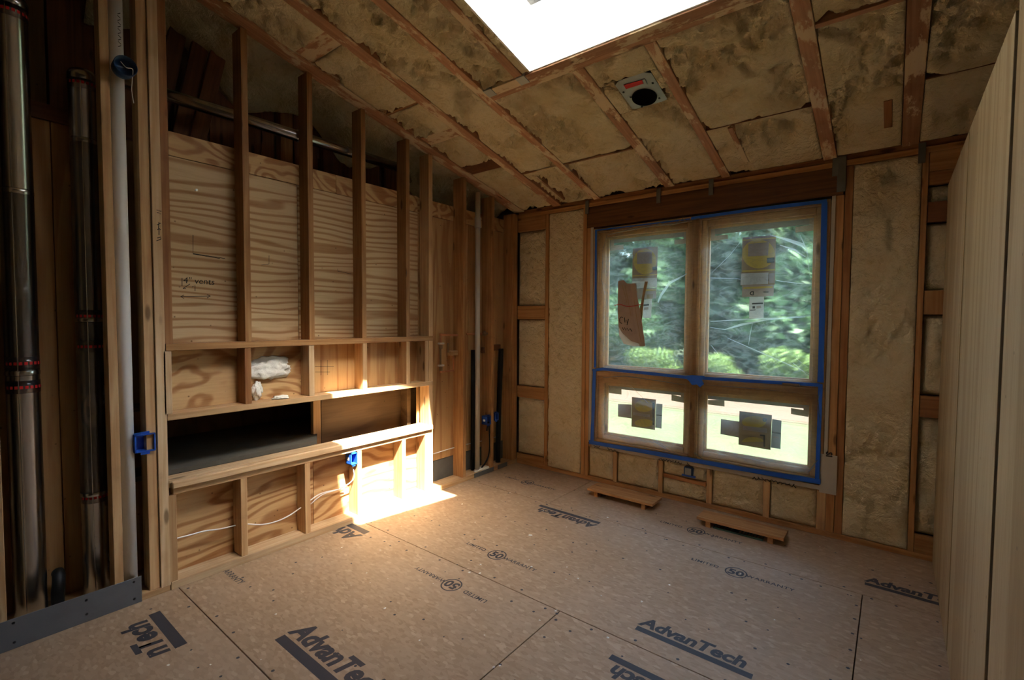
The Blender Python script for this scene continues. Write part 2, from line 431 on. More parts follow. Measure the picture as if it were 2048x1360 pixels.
ZP = .0006
def logo(u, v, u2, v2, flip, body='AdvanTech', full=True):
    """print from pixel start (u,v) to end (u2,v2); both on the floor"""
    a = fl(u, v); b = fl(u2, v2); s = -1 if flip else 1; L = abs(b.x-a.x); y = (a.y+b.y)/2
    h = L/(.62*len(body))*1.15
    x0 = max(a.x, b.x) if flip else min(a.x, b.x)
    text('floor_lettering', body, h, (s, 0, 0), (0, s, 0), (x0, y, ZP), 'print', floor, .042*h, .18)
    e = x0+s*L*1.02
    ribbon('floor_lettering_bar', [[(x0, y-s*h*.32), (e, y-s*h*.32)]], lambda p, q: Vector((p, q, ZP)), h*.34, 'print', floor)
logo(1275, 1252, 1505, 1338, False)
logo(572, 1268, 760, 1405, False)
logo(1193, 1051, 1078, 1013, True)
logo(1730, 1163, 1960, 1225, False)
logo(345, 1300, 282, 1238, True, 'nTech')
logo(1480, 1435, 1208, 1335, True)
logo(722, 1071, 672, 1046, True, 'Adva')
def seal(u, v, flip, r=.058, body='50'):
    c = fl(u, v); s = -1 if flip else 1
    ring = [(c.x+r*math.cos(i*math.pi/16), c.y+r*math.sin(i*math.pi/16)) for i in range(33)]
    ribbon('floor_seal_ring', [ring], lambda p, q: Vector((p, q, ZP)), .008, 'print', floor)
    text('floor_lettering', body, .088, (s, 0, 0), (0, s, 0), (c.x, c.y-s*.032, ZP), 'print', floor, .003, 0, 'CENTER')
    for sg, wd in ((-1, 'LIMITED'), (1, 'WARRANTY')):
        text('floor_lettering', wd, .042, (s, 0, 0), (0, s, 0), (c.x+s*sg*.18, c.y-s*.014, ZP), 'print', floor, .0008, 0, 'CENTER', 1.1)
seal(903, 1170, True); seal(994, 1110, False); seal(1392, 1062, False); seal(1472, 1145, False); seal(1055, 965, False)
p = fl(447, 1140); text('floor_lettering', 'WARRANTY', .05, (1, 0, 0), (0, 1, 0), (p.x-.04, p.y-.01, ZP), 'print', floor, .0008)
# nail heads and edge rulers along the seams
rn = random.Random(3); bm = bmesh.new()
def dot(x, y, r):
    vs = [bm.verts.new((x+1.35*r*math.cos(k*math.pi/3+.3), y+1.35*r*math.sin(k*math.pi/3+.3), ZP*.8)) for k in range(6)]; bm.faces.new(vs)
for yy in (-.35, -.76, -1.17, -1.58, -1.99, -2.4, -2.81, -3.2):
    for k in range(26):
        x = .15+k*.125+rn.uniform(-.03, .03)
        if rn.random() < .62: dot(x, yy+rn.uniform(-.03, .03), rn.uniform(.0035, .0065))
for k in range(60): dot(rn.uniform(.2, 3.2), rn.uniform(-3.2, -.2), rn.uniform(.003, .006))
for y, x0, x1 in ((yA, xA, 3.2), (yA, .1, xA), (yB, .1, xB), (yC, .05, 2)):
    x = x0
    while x < x1:
        dot(x, y+.03*rn.choice((-1, 1)), .006); x += .2
for k in range(8):
    y = yA + k*(yB-yA)/8; dot(xB-.02, y, .006)
me = bm_mesh(bm, 'nail_heads'); o = new('nail_heads', me, floor, 'print'); o['kind'] = 'stuff'
bm = bmesh.new()
for k in range(70):
    x, y, r = rn.uniform(.15, 3.2), rn.uniform(-3.3, -.2), rn.uniform(.003, .009)
    if rn.random() < .15: r *= 1.8
    vs = [bm.verts.new((x+r*rn.uniform(.6, 1.3)*math.cos(a), y+r*rn.uniform(.6, 1.3)*math.sin(a), 0.0)) for a in (0, 1.3, 2.5, 3.8, 5)]
    tp = bm.verts.new((x, y, r*.5))
    for i in range(5): bm.faces.new((vs[i], vs[(i+1) % 5], tp))
    bm.faces.new(vs[::-1])
o = new('debris_chips', bm_mesh(bm, 'debris_chips'), floor, 'foam_white'); o['kind'] = 'stuff'

# ------------------------------------------------------------------ ceiling
NRM = Vector((0, -SLOPE, -1)).normalized()       # into the room
SKX0, SKX1, SKY0, SKY1 = 1.33, 2.37, -1.6, -2.62
def roof_slab(d0, d1, y0, y1, x0, x1):
    n = -NRM; v = []
    for d in (d0, d1):
        for x, y in ((x0, y0), (x1, y0), (x1, y1), (x0, y1)): v.append(Vector((x, y, zc(y)))+n*d)
    return v
bm = bmesh.new()
RFX0, RFX1, RFY0, RFY1 = XO-.1, X1+.1, .5, YF-.1
for x0, x1, y0, y1 in ((RFX0, RFX1, RFY0, SKY0+.02), (RFX0, RFX1, SKY1-.10, RFY1), (RFX0, SKX0-.016, SKY0+.02, SKY1-.10), (SKX1+.016, RFX1, SKY0+.02, SKY1-.10)):
    vs = [bm.verts.new(p) for p in roof_slab(.24, .29, y0, y1, x0, x1)]
    for f in ((0, 3, 2, 1), (4, 5, 6, 7), (0, 1, 5, 4), (1, 2, 6, 5), (2, 3, 7, 6), (3, 0, 4, 7)): bm.faces.new([vs[i] for i in f])
ceiling = struct(new('ceiling', bm_mesh(bm, 'ceiling'), None, 'old_board'))
RD = .235
for x0, x1, y0, y1 in ((-.045, .082, -.002, YF), (.437, .53, .0, YF), (.885, .952, .0, YF), (1.21, 1.27, -1.592, -2.63), (1.552, 1.632, .0, -1.49), (2.0, 2.062, .0, -1.49),
                       (2.405, 2.46, -1.592, -2.63), (2.664, 2.742, .0, YF), (3.082, 3.166, .0, YF), (3.75, 3.83, 0, YF), (4.3, 4.38, 0, YF), (1.552, 1.632, -2.73, YF), (2.0, 2.062, -2.73, YF)):
    slope_box('rafter', x0, x1, y0, y1, 0, RD, 'rafter', ceiling)
slope_box_x('header', .952, 2.664, -1.49, -1.527, .0, RD, 'rafter', ceiling)
slope_box_x('header', .952, 2.664, -1.53, -1.592, -.004, RD, 'rafter', ceiling)
slope_box_x('header', .952, 2.664, -2.63, -2.73, .0, RD, 'rafter', ceiling)
fs = [0]
def cfoam(x0, x1, y0, y1, res=.0095, mode='trim', depth=.045, mat='foam'):
    fs[0] += 1
    if x1-x0 < .02 or abs(y1-y0) < .02: return
    foam_patch('foam_panel', lambda u, v: Vector((x0+u, y0-v, zc(y0-v))), NRM, x1-x0, abs(y1-y0), res, ceiling, mat, mode, depth, fs[0], .09)
def strip(x0, x1, y0, y1, mat='pine_red', d=-.004): slope_box_x('blocking', x0, x1, y0, y1, d, .14, mat, ceiling)
YK = -.63
# bay 1 (next to the left wall) with blocking
cuts = [-.02, -.775, -.905, -1.27, -1.38, -1.69, -1.712, -2.285, -2.4, -3.6]
for i in range(0, 10, 2): cfoam(.086, .433, cuts[i], cuts[i+1])
for a, b, m_ in ((-.775, -.905, 'old_board'), (-1.27, -1.38, 'rafter'), (-1.69, -1.712, 'pine_red'), (-2.285, -2.4, 'rafter')): strip(.084, .435, a, b, m_, .012)
cfoam(.086, .433, -3.6, YF, .05)
# bay 2
cfoam(.534, .881, -.02, YK+.008); strip(.532, .883, YK+.006, YK-.006, 'rafter'); cfoam(.534, .881, YK-.008, -3.4); cfoam(.534, .881, -3.4, YF, .05)
slope_box('nailer', .617, .637, -.1, -.56, -.005, .05, 'rafter', ceiling)
# bay 3
cfoam(.956, 1.548, -.02, YK+.008); strip(.954, 1.55, YK+.006, YK-.008, 'rafter'); cfoam(.956, 1.548, YK-.01, -1.486)
cfoam(.956, 1.206, -1.596, -2.626); cfoam(1.274, SKX0-.004, -1.596, -2.626, .012)
# bay 4 with the fixture, cut round it
cfoam(1.636, 1.996, -.02, -1.015); cfoam(1.636, 1.722, -1.017, -1.30); cfoam(1.956, 1.996, -1.017, -1.30); cfoam(1.636, 1.996, -1.302, -1.486)
# bay 5
cfoam(2.066, 2.66, -.02, YK+.006); strip(2.064, 2.662, YK+.003, YK-.003, 'old_board', .003); cfoam(2.066, 2.66, YK-.006, -1.486, .013, 'trim', .05)
slope_box('nailer', 2.195, 2.228, -.17, -.61, -.005, .05, 'rafter', ceiling)
cfoam(SKX1+.004, 2.401, -1.596, -2.626, .02); cfoam(2.464, 2.66, -1.596, -2.626, .02)
# bay 6
cfoam(2.746, 3.078, -.02, YK+.004); cfoam(2.746, 3.078, YK-.004, -1.225); strip(2.744, 3.08, -1.227, -1.255, 'rafter', -.006); cfoam(2.746, 3.078, -1.257, -2.6); cfoam(2.746, 3.078, -2.6, YF, .05)
slope_box('nailer', 2.995, 3.035, -.26, -.53, -.005, .05, 'pine_red', ceiling)
# right of bay 6 and behind
cfoam(3.17, 3.746, -.02, YK+.005, .018); strip(3.168, 3.748, YK+.005, YK-.005, 'old_board', .004); cfoam(3.17, 3.746, YK-.005, -2.6, .018); cfoam(3.17, 3.746, -2.6, YF, .05); cfoam(3.834, X1, -.02, YF, .06)
cfoam(.956, 1.548, -2.734, YF, .05); cfoam(1.636, 1.996, -2.734, YF, .05); cfoam(2.066, 2.66, -2.734, YF, .05)
# metal hangers by the skylight header
for x in (.975, 1.24): slope_box_x('joist_hanger', x-.022, x+.045, -1.535, -1.60, -.008, .02, 'zinc', ceiling)

# skylight: lined shaft, frame and glass
sky = struct(new('window_2', mesh('window_2', [], []), None))
hT = .36
def shaft(name, x0, x1, y0, y1, mat, z0=-.006):
    bm = bmesh.new(); v = []
    for x, y in ((x0, y0), (x1, y0), (x1, y1), (x0, y1)): v.append(bm.verts.new((x, y, zc(y)+abs(z0))))
    for x, y in ((x0, y0), (x1, y0), (x1, y1), (x0, y1)): v.append(bm.verts.new((x, y, zc(y)+hT+.07)))
    for f in ((0, 3, 2, 1), (4, 5, 6, 7), (0, 1, 5, 4), (1, 2, 6, 5), (2, 3, 7, 6), (3, 0, 4, 7)): bm.faces.new([v[i] for i in f])
    return new(name, bm_mesh(bm, name), sky, mat)
t = .013
shaft('shaft_lining', SKX0-t, SKX0, SKY0, SKY1, 'drywall'); shaft('shaft_lining', SKX1, SKX1+t, SKY0, SKY1, 'drywall')
shaft('shaft_lining', SKX0-t, SKX1+t, SKY0, SKY0+t, 'drywall'); shaft('shaft_lining', SKX0-t, SKX1+t, SKY1-t, SKY1, 'drywall')
ym = (SKY0+SKY1)/2
def curb(x0, x1, y0, y1, ax):
    (slope_box if ax == 'y' else slope_box_x)('skylight_frame', x0, x1, y0, y1, hT+.004, hT+.05, 'drywall', sky)
yo = hT*SLOPE
curb(SKX0-.06, SKX0-.016, SKY0+yo, SKY1+yo, 'y'); curb(SKX1+.016, SKX1+.06, SKY0+yo, SKY1+yo, 'y')
curb(SKX0-.06, SKX1+.06, SKY0+yo+.075, SKY0+yo+.025, 'x'); curb(SKX0-.06, SKX1+.06, SKY1+yo-.13, SKY1+yo-.18, 'x')
n_ = -NRM
gv = [Vector((x, y, zc(y)+hT)) for x, y in ((SKX0, SKY0), (SKX1, SKY0), (SKX1, SKY1), (SKX0, SKY1))]
new('glass_pane', mesh('glass_pane', gv+[p+n_*.006 for p in gv], [(0, 1, 2, 3), (7, 6, 5, 4), (0, 4, 5, 1), (1, 5, 6, 2), (2, 6, 7, 3), (3, 7, 4, 0)]), sky, 'sky_glass')

# ------------------------------------------------------------------ left wall
def gable(name, x0, x1):
    v = [Vector((x, y, z)) for x in (x0, x1) for y, z in ((YF, -.2), (.14, -.2), (.14, zc(.14)+.24), (YF, zc(YF)+.24))]
    return struct(new(name, mesh(name, v, [(0, 1, 2, 3), (7, 6, 5, 4), (0, 4, 5, 1), (1, 5, 6, 2), (2, 6, 7, 3), (3, 7, 4, 0)]), None, 'dark_wall'))
wl = gable('wall_left', XO-.06, XO)
D = .115
def ly(u, v, x=0.0): return pl(u, v, 0, x).y
def lz(u, v, x=0.0): return pl(u, v, 0, x).z
def stud(yr, z0, z1, mat, w_=.038, x0=-D, x1=0.0):
    if z1 == 'c': z1 = zc(yr)-.0
    return lum('stud', (x0, yr-w_, z0), (x1, yr, z1), mat, wl, 'z')
ZR1, ZR0 = 1.362, 1.324            # middle rail
ZS1, ZS0 = .979, .943              # shelf
ZL1 = .61                          # ledge top
# tall studs of the framed bay
for u, m_ in ((344, 'pine_red'), (502.5, 'pine_warm'), (629, 'pine_warm'), (733, 'pine_warm'), (820, 'pine_warm')):
    stud(ly(u, 590), ZR1, 'c', m_)
stud(ly(865.5, 600), 0.045, 'c', 'pine', .045)                      # full-height post at the end of the frame
yE = ly(865.5, 600)-.045; yS = ly(328.5, 600)
stud(yS, .03, 'c', 'pine_pale', .045)                               # full-height post at its left end
lum('stud', (-D, yS-.092, .03), (-.012, yS-.047, zc(yS)), 'pine', wl, 'z')
for u, v, m_ in ((344, 760, 'pine_pale'), (503, 740, 'pine_red'), (629, 740, 'pine_pale'), (734.5, 730, 'pine'), (820, 725, 'pine'), (861, 720, 'pine')):
    stud(min(ly(u, v), yE-.002), ZS1, ZR0, m_)
for u, v, m_ in ((354, 1050, 'pine'), (495, 1010, 'pine'), (621, 980, 'pine'), (724, 950, 'pine'), (812, 940, 'pine')):
    stud(ly(u, v), .045, .528, m_)
stud(yE-.002, .045, .528, 'pine', .042)
lum('rail', (-D, yS+.001, ZR0), (0.004, yE+.045, ZR1), 'pine_warm', wl, 'y')
lum('shelf_plate', (-D, yS+.001, ZS0), (0.004, yE+.045, ZS1), 'pine', wl, 'y')
lum('sill_plate', (-D, yS+.02, .528), (0.002, yE+.002, .566), 'pine', wl, 'y')
lum('sill_cap', (-.01, yS+.012, .566), (.022, yE+.03, .604), 'pine_pale', wl, 'y', .004)
lum('sill_cap', (-D, yS+.004, .566), (-.012, yE-.002, .61), 'pine_pale', wl, 'y', .003)
lum('sole_plate', (-D, yS-.0, 0), (0.004, yE+.05, .045), 'pine_pale', wl, 'y')
lum('sole_plate', (-.14, yE+.052, 0), (0.0, .0, .042), 'pine', wl, 'y')
# studs right of the frame
for u, m_ in ((932.5, 'pine_warm'), (988.5, 'pine_warm')): stud(ly(u, 600), .042, 'c', m_, .04, -.13)
stud(-.002, .042, zc(0)-.02, 'pine_warm', .075, -.13)
# sheathing behind
def sheet(y0, y1, z0, z1, mat, x=-D, name='plywood_sheet', t=.014): return lum(name, (x-t, y0, z0), (x, y1, z1), mat, wl, 'z', .0015)
sheet(yS-.02, -2.292, ZS1-.02, 2.408, 'ply_h'); sheet(-2.289, yE-.02, ZS1-.02, 2.408, 'ply_h')
sheet(yS-.02, -2.0, 2.412, 2.545, 'ply_swirl'); sheet(-1.998, yE-.02, 2.412, 2.545, 'ply_swirl')
sheet(yE-.018, -.6, .23, 2.408, 'ply_v', -.132); sheet(-.598, .0, .23, 2.408, 'ply_v', -.132); sheet(yE-.018, 0, 2.412, 2.545, 'ply_swirl', -.132)
sheet(yE-.018, 0, .0, .227, 'grey_slab', -.13, 'grey_board')
sheet(yS-.02, -2.2, 0, .566, 'ply_low'); sheet(-2.197, yE-.02, 0, .566, 'ply_low')
# short row has its own panels, grain upright to the right
for a, b, m_ in ((yS, ly(503, 740), 'ply_swirl'), (ly(503, 740), ly(629, 740), 'ply_swirl'), (ly(629, 740), yE, 'ply_v')):
    sheet(a+.002, b-.002, ZS1, ZR0, m_, -D+.006, 'plywood_panel', .006)
# niche
XN = -1.0
nf = [(XN, -3.3), (-D-.002, -3.3), (-D-.002, ly(634, 890, -D)), (-.30, ly(634, 860, -.3)), (-.36, -1.72), (XN, -1.72)]
nv_ = [Vector((x, y, z)) for z in (.612, .638) for x, y in nf]
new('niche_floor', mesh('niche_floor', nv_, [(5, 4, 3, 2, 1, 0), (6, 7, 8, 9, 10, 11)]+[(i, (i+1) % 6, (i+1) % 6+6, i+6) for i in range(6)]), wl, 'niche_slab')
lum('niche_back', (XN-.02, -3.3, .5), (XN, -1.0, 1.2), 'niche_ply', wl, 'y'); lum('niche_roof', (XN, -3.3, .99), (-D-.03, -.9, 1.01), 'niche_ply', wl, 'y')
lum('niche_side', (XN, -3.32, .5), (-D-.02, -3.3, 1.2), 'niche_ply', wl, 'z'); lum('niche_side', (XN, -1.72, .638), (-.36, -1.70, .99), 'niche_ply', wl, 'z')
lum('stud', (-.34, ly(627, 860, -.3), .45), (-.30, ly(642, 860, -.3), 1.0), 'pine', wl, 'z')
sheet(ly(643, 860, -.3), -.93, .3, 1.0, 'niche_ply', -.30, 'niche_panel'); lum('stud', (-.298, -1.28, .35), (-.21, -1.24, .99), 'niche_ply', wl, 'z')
# left chase: stud, grey stop, plywood far back
y2 = ly(232, 600)
lum('stud', (-.09, y2-.038, .03), (0, y2, zc(y2)), 'pine', wl, 'z')
lum('stud', (-.09, ly(14, 1230)-.04, .03), (0, ly(14, 1230), zc(-3.7)), 'pine', wl, 'z')
lum('stud', (-.33, -3.76, .03), (-.25, -3.70, 1.55), 'old_board', wl, 'z')
lum('plywood_sheet', (-.33, -4.2, 0), (-.316, -3.48, 2.5), 'ply_v', wl, 'z'); lum('plywood_sheet', (-.33, -3.477, 0), (-.316, yS-.02, 2.5), 'ply_v', wl, 'z')
lum('plywood_sheet', (-.316, yS-.02, 0), (-D-.02, yS-.006, 2.5), 'ply_dark', wl, 'z')
lum('sole_plate', (-.316, -4.2, 0), (-.002, yS-.002, .034), 'pine', wl, 'y')
lum('header_plate', (-.36, -4.2, 2.5), (-.30, yS-.02, 2.58), 'old_board', wl, 'y')
# wall behind the camera's left shoulder
for k in range(4): lum('stud', (-.09, -4.12-k*.41, 0), (0, -4.08-k*.41, zc(-4.1-.41*k)), 'pine', wl, 'z')
lum('plywood_sheet', (-.12, YF, 0), (-.1, -3.76, 3.4), 'ply_dark', wl, 'z')
# dim space above the sheathing: boards and foam
rb = random.Random(11)
y = -3.6; k = 0
while y < -.1:
    wd = rb.choice((.09, .14, .19)); lum('old_board', (-.56-rb.random()*.05, y, 2.3), (-.52, y+wd, zc(y+wd)+.05), rb.choice(('old_board', 'old_board', 'pine_red', 'ply_dark')), wl, 'z'); y += wd+rb.choice((.004, .01, .05)); k += 1
for k, (ya, yb) in enumerate(((-2.98, -2.72), (-2.86, -2.6), (-2.78, -2.5))):
    d = Vector((0, yb-ya-.06, 1.0)).normalized(); L = .95; c_ = Vector((-.45+.03*k, (ya+yb)/2-.1, 2.86)); n1 = Vector((1, 0, 0)); R = Matrix((n1, d.cross(n1), d)).transposed()
    obox('old_rafter', c_, R, (.04, .09, L), 'old_board', wl)
def attic(u, v): # foam rolling down behind the top of the studs
    y = -.05-v; x = -.06-u*.9; s_ = u/.5
    return Vector((x, y, zc(y)+.03-.20*s_**1.6*(.8+.5*math.sin(y*7.4+1.1))))
foam_patch('attic_foam', attic, Vector((.5, -.1, -.85)).normalized(), .5, 3.25, .02, wl, 'foam', 'lump', .03, 77, .03)

# ------------------------------------------------------------------ back wall (with the window)
WX0, WX1, WZ0, WZ1 = .885, 2.715, .365, 2.345
wb = struct(boxes('wall_back', [((XO, .142, -.2), (WX0, .16, 2.82)), ((WX1, .142, -.2), (X1, .16, 2.82)), ((WX0, .142, -.2), (WX1, .16, WZ0)), ((WX0, .142, WZ1), (WX1, .16, 2.82))], 'dark_wall'))
def bst(x0, x1, z0, z1, mat, y0=0.0, y1=.14, name='stud'): return lum(name, (x0, y0, z0), (x1, y1, z1), mat, wb)
bst(0, X1, 2.55, 2.588, 'pine_warm', name='top_plate'); bst(0, X1, 2.59, 2.628, 'pine_red', .012, name='top_plate')
bst(0.0, X1, 0, .036, 'pine_warm', name='sole_plate')
bst(.348, .388, .036, 2.55, 'pine_warm'); bst(.775, .813, .036, 2.55, 'pine_warm'); bst(.815, .853, .036, 2.36, 'pine_warm', .004)
bst(.815, 2.785, 2.36, 2.55, 'dark_beam', -.004, name='header')
bst(2.742, 2.79, .036, 2.36, 'pine_warm', .004); bst(2.792, 2.836, .036, 2.55, 'pine_red', .01)
bst(3.187, 3.217, .036, 2.55, 'pine_warm'); bst(3.36, 3.4, .036, 2.55, 'pine')
for z0, z1 in ((.036, .11), (.70, .82), (1.51, 1.65), (2.41, 2.55)): bst(.0, .346, z0, z1, 'pine_warm', .002, .04, 'blocking')
for z0, z1, m_ in ((.036, .15, 'pine_warm'), (.905, 1.04, 'pine_red'), (1.55, 1.70, 'pine_warm'), (2.12, 2.245, 'old_board'), (2.35, 2.43, 'pine_red'), (2.432, 2.55, 'pine_warm')): bst(3.219, 3.358, z0, z1, m_, .004, .04, 'blocking')
def wfoam(x0, x1, z0, z1, mode='trim', depth=.02, y=.0, mat='foam_pale', res=.012, edge=.03):
    fs[0] += 1
    foam_patch('foam_panel', lambda u, v: Vector((x0+u, y, z0+v)), Vector((0, -1, 0)), x1-x0, z1-z0, res, wb, mat, mode, depth, fs[0], .08, 5.5, edge)
wfoam(.0, .344, .114, .696, 'pillow', .022, .012); wfoam(.0, .344, .824, 1.506, 'pillow', .022, .012); wfoam(.0, .344, 1.654, 2.406, 'pillow', .022, .012)
wfoam(.392, .771, .04, 2.545, 'trim', .010, .001)
wfoam(2.84, 3.183, .04, 2.545, 'trim', .020, .002, 'foam_pale')
for z0, z1 in ((.154, .90), (1.045, 1.545), (1.705, 2.115), (2.25, 2.345)): wfoam(3.221, 3.356, z0, z1, 'pillow', .03, .02)
# under the window
bst(.857, 2.74, .318, .352, 'pine', .004, .14, 'sill_plate')
for x0, x1 in ((1.11, 1.15), (1.535, 1.573), (1.934, 1.975), (2.345, 2.39), (2.685, 2.74)): bst(x0, x1, .036, .316, 'pine', .006)
for x0, x1 in ((.857, 1.108), (1.152, 1.533), (1.977, 2.343), (2.392, 2.683)): wfoam(x0, x1, .04, .315, 'pillow', .020, .008, 'foam', .010, .02)
wfoam(1.575, 1.932, .04, .172, 'pillow', .02, .008, 'foam', .010, .02); wfoam(1.575, 1.932, .205, .315, 'pillow', .02, .012, 'foam', .010, .02)
a_ = math.atan2(-.012, .36)
obox('blocking', Vector((1.754, .05, .188)), Matrix.Rotation(.03, 3, 'Y') @ RX, (.03, .09, .352), 'pine_red', wb)
# house wrap folded round the opening
lum('house_wrap', (2.72, -.003, .31), (2.742, .003, 2.36), 'wrap', wb, 'z', .0005); lum('house_wrap', (.856, -.001, .36), (.884, .006, 2.36), 'wrap', wb, 'z', .0005)
lum('house_wrap', (2.70, -.0045, .305), (2.80, -.0025, .58), 'wrap', wb, 'z', .0005); lum('house_wrap', (.89, .0, .32), (2.70, .0035, .352), 'wrap', wb, 'x', .0005)
text('wrap_lettering', 'SI', .05, (0, 0, -1), (1, 0, 0), (2.735, -.0052, .60), 'ink', wb, .002)
def scrawl(u0, v0, u1, v1, seed, wd=.006, n=26, amp=.016):
    a = pl(u0, v0, 1, -.001); b = pl(u1, v1, 1, -.001); r = random.Random(seed); pts = []
    for i in range(n):
        t_ = i/(n-1); pts.append((a.x+(b.x-a.x)*t_+.008*math.sin(i*2.1), a.z+(b.z-a.z)*t_+amp*math.sin(i*1.9+seed)*(.4+r.random()*.6)))
    ribbon('handwriting', [pts], lambda p, q: Vector((p, -.0015, q)), wd, 'ink', wb)
scrawl(1187, 892, 1198, 895, 1, n=8); scrawl(1215, 898, 1236, 904, 2, n=10); scrawl(1317, 918, 1362, 926, 3); scrawl(1373, 927, 1378, 929, 4, n=5); scrawl(1505, 955, 1592, 972, 5, n=34)
# metal rafter ties over the plates
for u, v in ((1175, 393), (1318, 372), (1423, 352), (1672, 310), (1845, 282)):
    x = pl(u, v, 1, 0).x; lum('rafter_tie', (x-.018, -.009, 2.49), (x+.018, -.004, 2.615), 'zinc_dull', wb, 'z', .001)
lum('rafter_tie', (2.745, -.0085, 2.38), (2.795, -.0045, 2.62), 'zinc_dull', wb, 'z', .001)

# ------------------------------------------------------------------ right wall and enclosure
wr = struct(boxes('wall_right', [((3.345, YF, 0), (3.365, -.002, 2.315))], 'gap'))
XR = 3.309
for y0, y1, dx in ((-1.045, -.004, .0), (-2.085, -1.08, .0), (-3.25, -2.14, .0), (-4.42, -3.29, 0), (YF, -4.46, 0)):
    lum('siding_panel', (XR+dx, y0, .004), (XR+dx+.012, y1, 2.335), 'siding', wr, 'z', .001)
gable('wall_side', X1, X1+.06)
struct(boxes('wall_front', [((XO, YF-.06, -.2), (X1, YF, 4.1))], 'dark_wall'))

# ------------------------------------------------------------------ window
win = struct(new('window_1', mesh('window_1', [], []), None))
XM = 1.815; ZM = 1.035; FY0, FY1 = .0, .14
GL = {'UL': (1.022, 1.717, 1.098, 2.238), 'UR': (1.910, 2.612, 1.094, 2.236), 'LL': (1.030, 1.726, .470, .905), 'LR': (1.914, 2.618, .468, .902)}
OU = {'UL': (WX0, XM, ZM, WZ1), 'UR': (XM, WX1, ZM, WZ1), 'LL': (WX0, XM, WZ0, ZM), 'LR': (XM, WX1, WZ0, ZM)}
def frame_rect(name, o_, i_, y0, y1, parent, mat='win_wood', c=.004):
    out = []
    out.append(lum(name, (o_[0], y0, o_[2]), (i_[0], y1, o_[3]), mat, parent, 'z', c)); out.append(lum(name, (i_[1], y0, o_[2]), (o_[1], y1, o_[3]), mat, parent, 'z', c))
    out.append(lum(name, (i_[0], y0, o_[2]), (i_[1], y1, i_[2]), mat, parent, 'x', c)); out.append(lum(name, (i_[0], y0, i_[3]), (i_[1], y1, o_[3]), mat, parent, 'x', c))
    return out
def lerp4(a, b, t_): return tuple(a[i]+(b[i]-a[i])*t_ for i in range(4))
for k in ('UL', 'UR', 'LL', 'LR'):
    o_, g_ = OU[k], GL[k]; A = lerp4(o_, g_, .36); B = lerp4(o_, g_, .82)
    frame_rect('frame_rail', o_, A, .004, .14, win)
    sash = new('sash', mesh('sash', [], []), win)
    frame_rect('sash_rail', (A[0]+.001, A[1]-.001, A[2]+.001, A[3]-.001), B, .022, .10, sash)
    frame_rect('glazing_bead', (B[0]+.0005, B[1]-.0005, B[2]+.0005, B[3]-.0005), g_, .045, .066, sash, c=.003)
    lum('glass_pane', (g_[0]-.012, .068, g_[2]-.012), (g_[1]+.012, .074, g_[3]+.012), 'glass', sash, 'z', 0)
lum('mullion_cover', (XM-.022, -.006, WZ0+.01), (XM+.022, .004, WZ1-.01), 'win_wood', win, 'z', .004)
p_ = pl(1582, 769, 1, -.01)
lum('sash_lock', (p_.x-.055, -.022, p_.z-.010), (p_.x+.055, -.004, p_.z+.008), 'brass', win, 'x', .004)
bpy.context.view_layer.update()
# papers stuck on the glass
YG = .0665
def card(name, quad, mat, y=YG, th=.0012):
    pts = [pl(u, v, 1, y) for u, v in quad]; n = len(pts)
    v = pts + [p+Vector((0, -th, 0)) for p in pts]
    f = [tuple(range(n)), tuple(range(2*n-1, n-1, -1))]+[(i, i+n, (i+1) % n+n, (i+1) % n) for i in range(n)]
    return new(name, mesh(name, v, f), None, mat)
def disc(name, u, v, ru, rv, mat, y, a0=0, a1=2*math.pi):
    return card(name, [(u+ru*math.cos(a0+(a1-a0)*i/24), v+rv*math.sin(a0+(a1-a0)*i/24)) for i in range(25 if a1-a0 < 6 else 24)], mat, y, .0004)
def R4(u0, v0, u1, v1, s=0.0): return [(u0, v0+s*0), (u1, v0+s*(u1-u0)), (u1, v1+s*(u1-u0)), (u0, v1)]
def label(parts, name, lab, base_px, group='product labels on the window glass'):
    b = pl(*base_px, 1, YG); return thing(name, lab, 'label', b, parts, group)
y1_, y2_, y3_ = YG-.0014, YG-.002, YG-.0026
# upper right pane
label([card('sheet', [(1485, 475), (1552, 470), (1550, 569), (1482, 571)], 'label_brown'), disc('sun_disc', 1517, 508, 33, 29, 'label_yellow', y1_),
       card('logo_panel', [(1497, 488), (1538, 484), (1536, 511), (1496, 513)], 'label_mauve', y2_), card('line', [(1486, 479), (1552, 474), (1552, 477), (1486, 482)], 'label_yellow', y1_),
       card('band', [(1484, 541), (1550, 538), (1550, 541), (1484, 544)], 'label_yellow', y1_), card('name_panel', [(1482, 547), (1537, 545), (1536, 568), (1481, 570)], 'paper_white', y2_),
       text('lettering', 'Designer', .068, (-1, 0, 0), (0, 0, 1), pl(1541, 561, 1, y3_), 'ink', None, .001), card('mark', [(1534, 516), (1549, 515), (1549, 525), (1534, 526)], 'ink', y2_),
       card('mark', [(1538, 547), (1549, 546), (1549, 566), (1538, 567)], 'label_mauve', y2_)],
      'window_label', 'brown label with yellow disc on upper right pane', (1517, 571))
label([card('sheet', [(1484, 571), (1548, 569), (1547, 592), (1484, 594)], 'label_mauve'), card('band', [(1487, 574), (1545, 572), (1545, 576), (1487, 578)], 'label_yellow', y1_),
       text('lettering', 'D', .04, (-1, 0, 0), (0, 0, 1), pl(1508, 590, 1, y2_), 'ink', None, .002), card('mark', [(1527, 583), (1537, 583), (1537, 585), (1527, 585)], 'ink', y2_)],
      'window_label', 'short tan label strip under the brown label of the upper right pane', (1517, 594))
